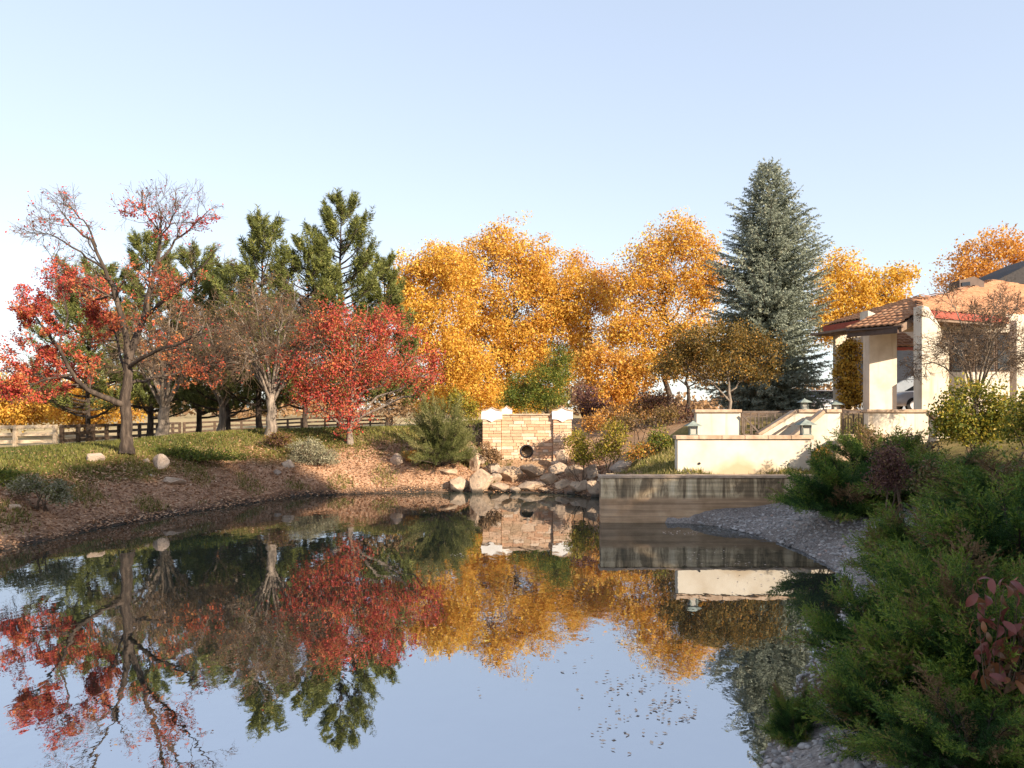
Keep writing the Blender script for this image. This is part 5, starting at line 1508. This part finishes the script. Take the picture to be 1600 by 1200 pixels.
# ------------------------------------------------------------------ parked cars
def car(label, paint, loc, rot):
    t = thing('parked_car', label, 'car', loc)
    t.rotation_euler = (0, 0, rot)
    # side profile (x forward), swept across the width with tumblehome
    low = [(-2.2, 0.32), (-2.25, 0.62), (-2.2, 0.86), (-1.5, 0.94), (0.85, 0.95), (1.7, 0.84), (2.15, 0.7), (2.2, 0.45), (2.1, 0.3)]
    bm = bmesh.new()
    secs = []
    for yy, k in ((-0.88, 0.0), (-0.84, 0.03), (0.84, 0.03), (0.88, 0.0)):
        secs.append([bm.verts.new((x * (0.985 if abs(yy) > 0.86 else 1), yy, z + k * (1 if z > 0.5 else -1))) for x, z in low])
    for a, b in zip(secs[:-1], secs[1:]):
        for i in range(len(low)): bm.faces.new((a[i], a[(i + 1) % len(low)], b[(i + 1) % len(low)], b[i]))
    bm.faces.new(secs[0]); bm.faces.new(secs[-1][::-1])
    obj('body', bm_mesh('body', bm, paint, True), t)
    bm = bmesh.new()
    cab = [(-1.75, 0.95), (-1.15, 1.4), (0.25, 1.42), (1.0, 0.95)]
    secs = []
    for yy, k in ((-0.78, 1.0), (-0.62, 1.0)):
        pass
    bot = [(-1.75, 0.93), (1.0, 0.93)]; top = [(-1.15, 1.4), (0.25, 1.42)]
    v = [bm.verts.new((x, y, z)) for (x, z), y in ((bot[0], -0.8), (bot[1], -0.8), (bot[1], 0.8), (bot[0], 0.8))] + [bm.verts.new((x, y, z)) for (x, z), y in ((top[0], -0.6), (top[1], -0.6), (top[1], 0.6), (top[0], 0.6))]
    for fidx in ((0, 1, 5, 4), (1, 2, 6, 5), (2, 3, 7, 6), (3, 0, 4, 7)): bm.faces.new([v[i] for i in fidx])
    bm.faces.new(v[4:]); bm.faces.new(v[:4][::-1])
    obj('windows', bm_mesh('windows', bm, M['glass']), t)
    obj('car_roof', box_me('car_roof', -1.2, 0.3, -0.63, 0.63, 1.4, 1.45, paint, 0.02), t)
    for sx in (-1.35, 1.35):
        for sy in (-0.83, 0.83):
            bm = bmesh.new()
            bmesh.ops.create_cone(bm, cap_ends=True, segments=24, radius1=0.33, radius2=0.33, depth=0.2, matrix=Matrix.Translation((sx, sy, 0.33)) @ Matrix.Rotation(R(90), 4, 'X'))
            w = obj('wheel', bm_mesh('wheel', bm, M['rubber']), t)
            bm = bmesh.new()
            bmesh.ops.create_cone(bm, cap_ends=True, segments=18, radius1=0.2, radius2=0.2, depth=0.23, matrix=Matrix.Translation((sx, sy, 0.33)) @ Matrix.Rotation(R(90), 4, 'X'))
            obj('rim', bm_mesh('rim', bm, M['chrome']), w)
    for sy in (-0.6, 0.6):
        obj('headlight', box_me('headlight', 2.12, 2.2, sy - 0.15, sy + 0.15, 0.6, 0.72, M['lamp_glass'], 0.02), t)
    return t
car('silver car parked in the shade behind the porch columns', M['car_silver'], (18.6, 35.2, 2.87), math.pi)
car('white car parked far behind the lanterns under the spruce', M['car_white'], (19.6, 50, gz(19.6, 50)), 0.4)

# ------------------------------------------------------------------ post and rail fences
def fence(label, pts, mat, post_h=1.12, every=1.75, rails=3):
    pts = [np.array(p, float) for p in pts]
    b = np.array([pts[0][0], pts[0][1], gz(*pts[0])])
    root = thing('rail_fence', label, 'fence', b)
    posts = []
    for a, c in zip(pts[:-1], pts[1:]):
        L = np.linalg.norm(c - a); n = max(1, round(L / every))
        for i in range(n): posts.append(a + (c - a) * i / n)
    posts.append(pts[-1])
    posts = [np.array([p[0], p[1], gz(*p)]) for p in posts]
    for p in posts:
        q = p - b
        obj('post', box_me('post', -0.085, 0.085, -0.085, 0.085, -0.15, post_h, mat, 0.012), root, q)
    for p, q in zip(posts[:-1], posts[1:]):
        for k in range(rails):
            h = post_h * (0.93 - 0.31 * k)
            rel(root, 'rail', beam_me('rail', p + np.array([0, -0.0, h]), q + np.array([0, 0, h]), 0.05, 0.16, mat, bev=0.006))
    return root
fence('pale weathered rail fence at the far left edge', [(-28.5, 36.5), (-25.0, 37.2), (-21.7, 38.0)], M['timber'])
fence('rail fence with shade painted in, running back from the pale fence behind the maple', [(-21.55, 38.3), (-22.6, 46), (-24.5, 59)], M['timber_shaded'], every=2.0)
fence('far rail fence with shade painted in, crossing behind the bare trees', [(-24.3, 59.3), (-23, 68), (-20, 76), (-12, 80)], M['timber_shaded'], every=2.2)

# ------------------------------------------------------------------ boulders
def boulder_mesh(seed, mat, cuts=26, flat=0.45):
    rng = np.random.default_rng(seed)
    bm = bmesh.new()
    bmesh.ops.create_icosphere(bm, subdivisions=3, radius=1.0)
    V = np.array([v.co[:] for v in bm.verts])
    for i in range(cuts):
        n = unit(rng.normal(size=3)); d = rng.uniform(flat, 0.92)
        over = np.maximum(V @ n - d, 0)
        V -= over[:, None] * n
    V += 0.035 * np.sin(V[:, [1, 2, 0]] * 5 + seed) + rng.normal(size=V.shape) * 0.008
    for v, c in zip(bm.verts, V): v.co = c
    me = bm_mesh('boulder', bm, mat)
    return me
BOULD = [boulder_mesh(200 + i, M['rock']) for i in range(7)] + [boulder_mesh(220 + i, M['rock_pale'], 18, 0.55) for i in range(4)]
brng = np.random.default_rng(9)
def boulder(label, px, py, D, w, h, mi, dep=0.8):
    """boulder whose visible centre is at (px, py) and size w x h pixels"""
    c = P(px, py, D); s = D / FPX
    rx, rz = w * s * 0.56, h * s * 0.62
    o = obj('boulder', BOULD[mi])
    g0 = max(gz(c[0], c[1]), -0.1)
    rz *= 1.1; rx *= 1.0
    zc = min(c[2], g0 + 0.18 * rz) if D < 27 or px < 700 else min(c[2] - 0.1 * rz, g0 + 0.75 * rz)
    o.location = (float(c[0]), float(c[1]), float(zc))
    o.scale = (rx, rx * dep, rz)
    o.rotation_euler = (brng.uniform(-0.12, 0.12), brng.uniform(-0.12, 0.12), brng.uniform(0, 0.5) * (1 if mi % 2 else -1))
    tag(o, label, 'rock')
for row in [
    ('grey boulder left of the maple trunk on the grass', 148, 713, 25.0, 32, 17, 7),
    ('rounded pale boulder below the maple, left of the touching pair', 228, 727, 25.9, 24, 22, 8),
    ('rounded pale boulder below the maple, right of the touching pair', 251, 726, 25.8, 30, 26, 9),
    ('small flat stone under the pale boulder pair, left', 233, 746, 25.0, 20, 9, 10),
    ('long flat stone under the pale boulder pair, right', 270, 743, 25.0, 40, 12, 7),
    ('pale boulder beside the silvery ground cover', 450, 706, 29.4, 22, 15, 8),
    ('small pale stone low on the leaf-covered bank', 433, 735, 28.6, 14, 9, 9),
    ('pale boulder at the right end of the lawn', 620, 704, 30.6, 24, 20, 10),
    ('low tan boulder beside the russet tuft', 645, 702, 31.0, 30, 12, 0),
    ('pale boulder tucked behind the tall juniper', 735, 681, 31.8, 26, 26, 8),
    ('tall pale rock at the right flank of the tall juniper', 744, 712, 30.9, 20, 30, 9),
    ('pale rock left of the tan feathery shrub', 752, 690, 32.2, 18, 14, 10),
    ('squat orange-tinged rock under the tall juniper', 702, 737, 30.2, 40, 18, 0),
    ('large flat-faced rock at the waterline, leftmost of the rock inlet', 716, 754, 29.4, 42, 34, 1),
    ('largest block at the waterline left of the inlet centre', 752, 752, 29.3, 52, 42, 2),
    ('pale rock at the foot of the tan feathery shrub', 770, 726, 31.2, 34, 16, 8),
    ('wedge rock under the drain, upper left', 795, 740, 30.4, 46, 30, 3),
    ('wide sloping rock directly below the drain hole', 832, 734, 30.9, 44, 24, 4),
    ('small rock between the largest block and the flat slab', 783, 760, 29.2, 32, 20, 5),
    ('flat slab at the waterline below the drain', 826, 759, 29.3, 52, 20, 6),
    ('broad rock right of the drain, upper row of the inlet', 872, 733, 30.8, 46, 24, 2),
    ('angular dark-shadowed rock in the middle of the inlet', 857, 750, 29.8, 36, 26, 3),
    ('rounded rock at the waterline right of the flat slab', 880, 758, 29.2, 42, 30, 1),
    ('sloping rock below the yellow-green bush', 902, 738, 29.9, 42, 32, 4),
    ('steep rock at the waterline near the concrete wall', 908, 760, 28.5, 36, 34, 0),
    ('rock wedged against the corner of the concrete wall', 930, 762, 27.6, 30, 36, 5),
    ('white-faced rock above the corner of the concrete wall', 925, 734, 28.8, 28, 22, 8),
    ('rusty orange rock beside the concrete wall corner', 941, 736, 27.9, 24, 20, 6),
    ('pale rock at the right foot of the culvert wall', 880, 712, 32.4, 22, 22, 9),
    ('slanted slab under the low russet bush', 972, 724, 27.2, 44, 18, 10),
    ('small rock between the culvert wall and the yellow-green bush', 868, 722, 31.9, 22, 14, 3),
    ('small angular rock wedged above the largest block', 772, 742, 30.0, 24, 16, 6),
    ('small tan rock at the waterline below the wedge rock', 804, 765, 28.9, 20, 12, 3),
    ('small tan rock at the waterline under the angular rock', 852, 766, 28.9, 22, 12, 5),
    ('little rock resting between the wide sloping rock and the drain', 812, 725, 31.8, 20, 11, 1),
    ('little dark rock at the waterline beside the steep rock', 893, 770, 28.4, 18, 12, 4),
    ('small rock at the left end of the waterline rocks', 690, 762, 29.5, 20, 12, 6),
    ('pale stone on the left bank grass edge', 22, 778, 18.9, 22, 9, 7),
]:
    boulder(*row)

for o in bpy.data.objects:
    if o.parent is None and o.get('category') in ('wall', 'steps', 'fence', 'railing', 'house'):
        o['kind'] = 'thing'
# ------------------------------------------------------------------ loose stuff on the ground
def scatter_pts(n, x0, x1, y0, y1, cond, rng):
    out = []
    tot = 0
    while tot < n:
        x = rng.uniform(x0, x1, n * 2); y = rng.uniform(y0, y1, n * 2)
        sd = pond_sd(x, y)
        m = cond(x, y, sd, rng)
        out.append(np.stack([x[m], y[m]], 1)); tot += m.sum()
        if len(out) > 40: break
    p = np.vstack(out)[:n]
    return np.stack([p[:, 0], p[:, 1], ground(p[:, 0], p[:, 1])], 1)

grng = np.random.default_rng(300)
# gravel of the right bank
ico = bmesh.new(); bmesh.ops.create_icosphere(ico, subdivisions=1, radius=1.0)
IV = np.array([v.co[:] for v in ico.verts]); IF = np.array([[v.index for v in f.verts] for f in ico.faces]); ico.free()
bx_ = bmesh.new(); bmesh.ops.create_icosphere(bx_, subdivisions=0 + 1, radius=1.0); bx_.free()
def stones(name, pts, smin, smax, rng, mat):
    n = len(pts)
    sz = smin + (smax - smin) * rng.random(n) ** 2.5
    sc = sz[:, None] * np.stack([rng.uniform(0.8, 1.5, n), rng.uniform(0.7, 1.1, n), rng.uniform(0.35, 0.65, n)], 1)
    tmpl = [IV * (1 + rng.normal(size=IV.shape) * 0.16) for _ in range(8)]
    V = np.empty((n, len(IV), 3))
    pk = rng.integers(8, size=n)
    for t in range(8):
        m = pk == t; V[m] = tmpl[t][None] * sc[m][:, None, :]
    a = rng.random(n) * 6.28; tl = rng.normal(size=n) * 0.35
    ca, sa = np.cos(a)[:, None], np.sin(a)[:, None]; ct, st_ = np.cos(tl)[:, None], np.sin(tl)[:, None]
    X, Y, Z = V[..., 0].copy(), V[..., 1].copy(), V[..., 2].copy()
    X, Z = X * ct - Z * st_, X * st_ + Z * ct
    V[..., 0] = X * ca - Y * sa; V[..., 1] = X * sa + Y * ca; V[..., 2] = Z
    V += pts[:, None, :]
    V[..., 2] += sc[:, 2][:, None] * 0.35
    F = (IF[None] + (np.arange(n) * len(IV))[:, None, None]).reshape(-1, 3)
    tone = np.repeat(np.clip(rng.normal(size=n) * 0.22 + 0.45, 0, 1), len(IF))
    return np_mesh(name, V.reshape(-1, 3), F, mat, tone=tone)
c_right = lambda x, y, sd, r: (sd > -0.35) & (sd < 3.2) & (x > 1.0) & (y < 21.1) & (y > 5) & (x < 0.64 * y + 1.2)
o = obj('gravel', stones('gravel', scatter_pts(10000, 1.0, 9, 5, 21.1, c_right, grng), 0.016, 0.06, grng, M['pebble'])); stuff(o)
# grey pebbles among the leaves of the left bank
c_left = lambda x, y, sd, r: (sd > -0.3) & (sd < 3.4) & (x < -0.5) & (y > 14) & (x > -0.66 * y - 1)
o = obj('bank_pebbles', stones('bank_pebbles', scatter_pts(2600, -16, -0.5, 14, 33, c_left, grng), 0.015, 0.05, grng, M['litter'])); stuff(o)
c_wd = lambda x, y, sd, r: (sd > 0.3) & (sd < 3.6) & (x < -0.5) & (x > -0.66 * y - 1) & (np.sin(x * 2.3) * np.sin(y * 1.9 + x) + r.random(x.shape) * 0.7 > 0.85)

# fallen leaves
def flat_leaves(pts, size, rng, lift=0.02):
    n = len(pts)
    a = rng.random(n) * 6.28
    d = np.stack([np.cos(a), np.sin(a), rng.normal(size=n) * 0.25], 1); s = np.stack([-np.sin(a), np.cos(a), rng.normal(size=n) * 0.3], 1)
    L = (size * rng.uniform(0.6, 1.3, n))[:, None]
    p = pts + np.array([0, 0, lift]) + np.stack([np.zeros(n), np.zeros(n), rng.random(n) * 0.02], 1)
    V = np.stack([p - d * L * 0.5, p + s * L * 0.3, p + d * L * 0.5, p - s * L * 0.3], 1).reshape(-1, 3)
    return V, np.arange(4 * n).reshape(n, 4)
c_lit = lambda x, y, sd, r: (sd > -0.1) & (x < 3.4) & (x > -0.66 * y - 1) & (r.random(x.shape) < np.where(sd < 3.6, 1.0, 0.16)) & (y > 13)
lp = scatter_pts(42000, -20, 3.4, 13, 36, c_lit, grng)
V, F = flat_leaves(lp, 0.085, grng)
o = obj('fallen_leaves', np_mesh('fallen_leaves', V, F, M['litter'], tone=np.clip(grng.normal(size=len(F)) * 0.25 + 0.5, 0, 1))); stuff(o)
# grass blades
def blades(pts, h, w, rng):
    n = len(pts)
    a = rng.random(n) * 6.28
    s = np.stack([np.cos(a), np.sin(a), np.zeros(n)], 1) * (w * rng.uniform(0.6, 1.3, n))[:, None]
    t = np.stack([rng.normal(size=n) * 0.4, rng.normal(size=n) * 0.4, np.ones(n)], 1) * (h * rng.uniform(0.5, 1.4, n))[:, None]
    V = np.stack([pts - s, pts + s, pts + t], 1).reshape(-1, 3)
    return V, np.arange(3 * n).reshape(n, 3)
wp_ = scatter_pts(5000, -16, -0.5, 14, 33, c_wd, grng)
V, F = blades(wp_, 0.13, 0.016, grng)
o = obj('bank_weeds', np_mesh('bank_weeds', V, F, M['grass'], tone=np.clip(0.6 + grng.normal(size=len(F)) * 0.25, 0, 1))); stuff(o)
c_gr = lambda x, y, sd, r: (sd > 2.2) & (x < 0) & (x > -0.67 * y - 1.5) & (y > 17) & (r.random(x.shape) < np.where(sd < 3.2, 0.35, 1.0))
gp = scatter_pts(60000, -27, 0, 17, 37, c_gr, grng)
V, F = blades(gp, 0.1, 0.02, grng)
o = obj('lawn_grass', np_mesh('lawn_grass', V, F, M['grass'], tone=np.clip(0.42 + 0.22 * np.sin(gp[:, 0] * 0.9) * np.sin(gp[:, 1] * 0.8) + grng.normal(size=len(F)) * 0.2, 0, 1))); stuff(o)
c_tg = lambda x, y, sd, r: (y > 21.75) & (y < 26.5) & (x > 2.9) & (x < 9.5)
gp = scatter_pts(14000, 2.9, 9.5, 21.75, 26.5, c_tg, grng)
V, F = blades(gp, 0.12, 0.018, grng)
o = obj('dry_grass', np_mesh('dry_grass', V, F, M['grass'], tone=np.clip(0.75 + grng.normal(size=len(F)) * 0.2, 0, 1))); stuff(o)
# leaves floating on the water
fl = []
for (px, py, rx, ry, n) in ((1005, 1085, 60, 45, 70), (1050, 1110, 40, 24, 46), (720, 868, 20, 3, 14), (1065, 833, 30, 4, 50), (1120, 870, 60, 20, 24), (930, 1070, 60, 50, 14), (980, 1150, 60, 30, 26), (500, 1000, 400, 120, 30), (1180, 905, 60, 30, 30), (880, 1000, 120, 60, 24), (640, 800, 120, 6, 40), (330, 830, 120, 8, 30)):
    for k in range(n):
        a, r_ = grng.random() * 6.28, math.sqrt(grng.random())
        yy = py + ry * r_ * math.sin(a); xx = px + rx * r_ * math.cos(a)
        Dd = CAMZ * FPX / (yy - HORIZON)
        fl.append(((xx - 800) / FPX * Dd, Dd, 0.004))
V, F = flat_leaves(np.array(fl), 0.05, grng, 0.004)
V[:, 2] = np.clip(V[:, 2], 0.003, 0.016)
M['wet_leaf'] = leaf_mat('floating_leaf', [(0.0, (0.36, 0.22, 0.14)), (0.6, (0.62, 0.42, 0.3)), (1.0, (0.72, 0.55, 0.42))], 0.1, 0.5)
o = obj('floating_leaves', np_mesh('floating_leaves', V, F, M['wet_leaf'], tone=np.clip(grng.normal(size=len(F)) * 0.2 + 0.9, 0, 1))); stuff(o)
# far wood on the horizon
wr = np.random.default_rng(310)
nw_ = 3200
ang_ = wr.uniform(-0.95, 0.95, nw_); dist = wr.uniform(150, 260, nw_)
cx_, cy_ = np.tan(ang_) * dist * 0.9, dist
hh = (5 + 3 * np.sin(ang_ * 23) + 2 * np.sin(ang_ * 61 + 1)) * wr.random(nw_) ** 0.6
cz_ = ground(cx_, cy_) + hh
cid = np.repeat(np.arange(nw_), 9)
pp2 = np.stack([cx_, cy_, cz_], 1)[cid] + wr.normal(size=(len(cid), 3)) * np.array([1.4, 1.4, 0.8])
V, F = leaves(pp2, 1.2 * wr.uniform(0.6, 1.3, len(cid)), wr, 0.7)
o = obj('far_wood', np_mesh('far_wood', V, F, M['brown'], tone=np.clip((0.35 + 0.4 * np.sin(ang_ * 40) * np.sin(ang_ * 17))[cid] + wr.normal(size=len(cid)) * 0.15 + 0.2, 0, 1)))
tag(o, 'hazy brown wood along the horizon beyond the field', 'wood'); stuff(o)

# ------------------------------------------------------------------ burgundy broad-leaved plants at the right edge
def broad_leaf(name, mat, curl):
    n, m = 7, 3
    V, F = [], []
    for i in range(n):
        t = i / (n - 1)
        w = 0.2 * math.sin(math.pi * min(1, t * 0.92 + 0.06)) ** 0.8
        for j in range(-1, 2):
            V.append((w * j, t - 0.2 * curl * t * t, 0.25 * curl * (t - t * t * 2.2) + abs(j) * 0.05))
    for i in range(n - 1):
        for j in range(2):
            a = i * 3 + j
            F.append((a, a + 1, a + 4, a + 3))
    return np_mesh(name, np.array(V), np.array(F), mat, tone=None, smooth=True)
def plain_leaf_mat(name, c1, c2):
    m, nt, out = new_mat(name)
    oi = N(nt, 'ShaderNodeObjectInfo')
    v, g = pos_vec(nt)
    n = noise(nt, v, 30, 4)
    c = mixc(nt, oi.outputs['Random'], c1, c2)
    c3 = mixc(nt, n.outputs[0], c, (c2[0] * 1.3, c2[1] * 1.3, c2[2] * 1.2))
    b = nt.nodes.new('ShaderNodeBsdfPrincipled'); b.inputs['Roughness'].default_value = 0.45
    t = nt.nodes.new('ShaderNodeBsdfTranslucent'); mx = nt.nodes.new('ShaderNodeMixShader'); mx.inputs[0].default_value = 0.25
    nt.links.new(c3, b.inputs['Base Color']); nt.links.new(c3, t.inputs['Color'])
    nt.links.new(b.outputs[0], mx.inputs[1]); nt.links.new(t.outputs[0], mx.inputs[2]); nt.links.new(mx.outputs[0], out.inputs['Surface'])
    return m
LM = [broad_leaf('leaf', plain_leaf_mat('burgundy_leaf_skin', (0.1, 0.03, 0.03), (0.22, 0.06, 0.045)), 1.0),
      broad_leaf('leaf', plain_leaf_mat('bronze_leaf_skin', (0.14, 0.1, 0.045), (0.22, 0.09, 0.05)), 1.4),
      broad_leaf('leaf', plain_leaf_mat('russet_leaf_skin', (0.24, 0.07, 0.04), (0.3, 0.12, 0.05)), 0.8)]
def broad_plant(label, px, py, D, nleaf, rw_, rh_, size, seed):
    rng = np.random.default_rng(seed)
    c = P(px, py, D)
    base = np.array([c[0], c[1] + 0.1, gz(c[0], c[1]) - 0.03])
    root = thing('broadleaf_plant', label, 'plant', base)
    chains = []
    s_ = D / FPX
    for k in range(nleaf):
        q = c + np.array([rng.uniform(-1, 1) * rw_ * s_, rng.uniform(-0.12, 0.12), rng.uniform(-1, 1) * rh_ * s_])
        o = obj('leaf', LM[rng.integers(3)], root, q - base)
        L = size * rng.uniform(0.7, 1.3)
        o.scale = (L, L, L)
        o.rotation_euler = (rng.uniform(-1.4, 0.2), rng.uniform(-0.9, 0.9), rng.uniform(0, 6.28))
        
        if k % 3 == 0: chains.append((np.stack([base, (base + q) / 2 + rng.normal(size=3) * 0.05, q]), np.array([0.005, 0.004, 0.002])))
    V, F = tubes(chains, 4)
    obj('stems', np_mesh('stems', V - base, F, M['twig'], smooth=True), root)
broad_plant('drooping burgundy broad-leaved plant at the right edge', 1572, 985, 5.45, 110, 46, 85, 0.12, 401)
broad_plant('small burgundy broad-leaved plant among the junipers above the gravel', 1352, 1045, 6.9, 26, 30, 38, 0.11, 402)
tot = sum(len(m.polygons) * (2 if m.polygons and m.polygons[0].loop_total == 4 else 1) for m in bpy.data.meshes)
print("approx triangles", tot, "objects", len(bpy.data.objects))
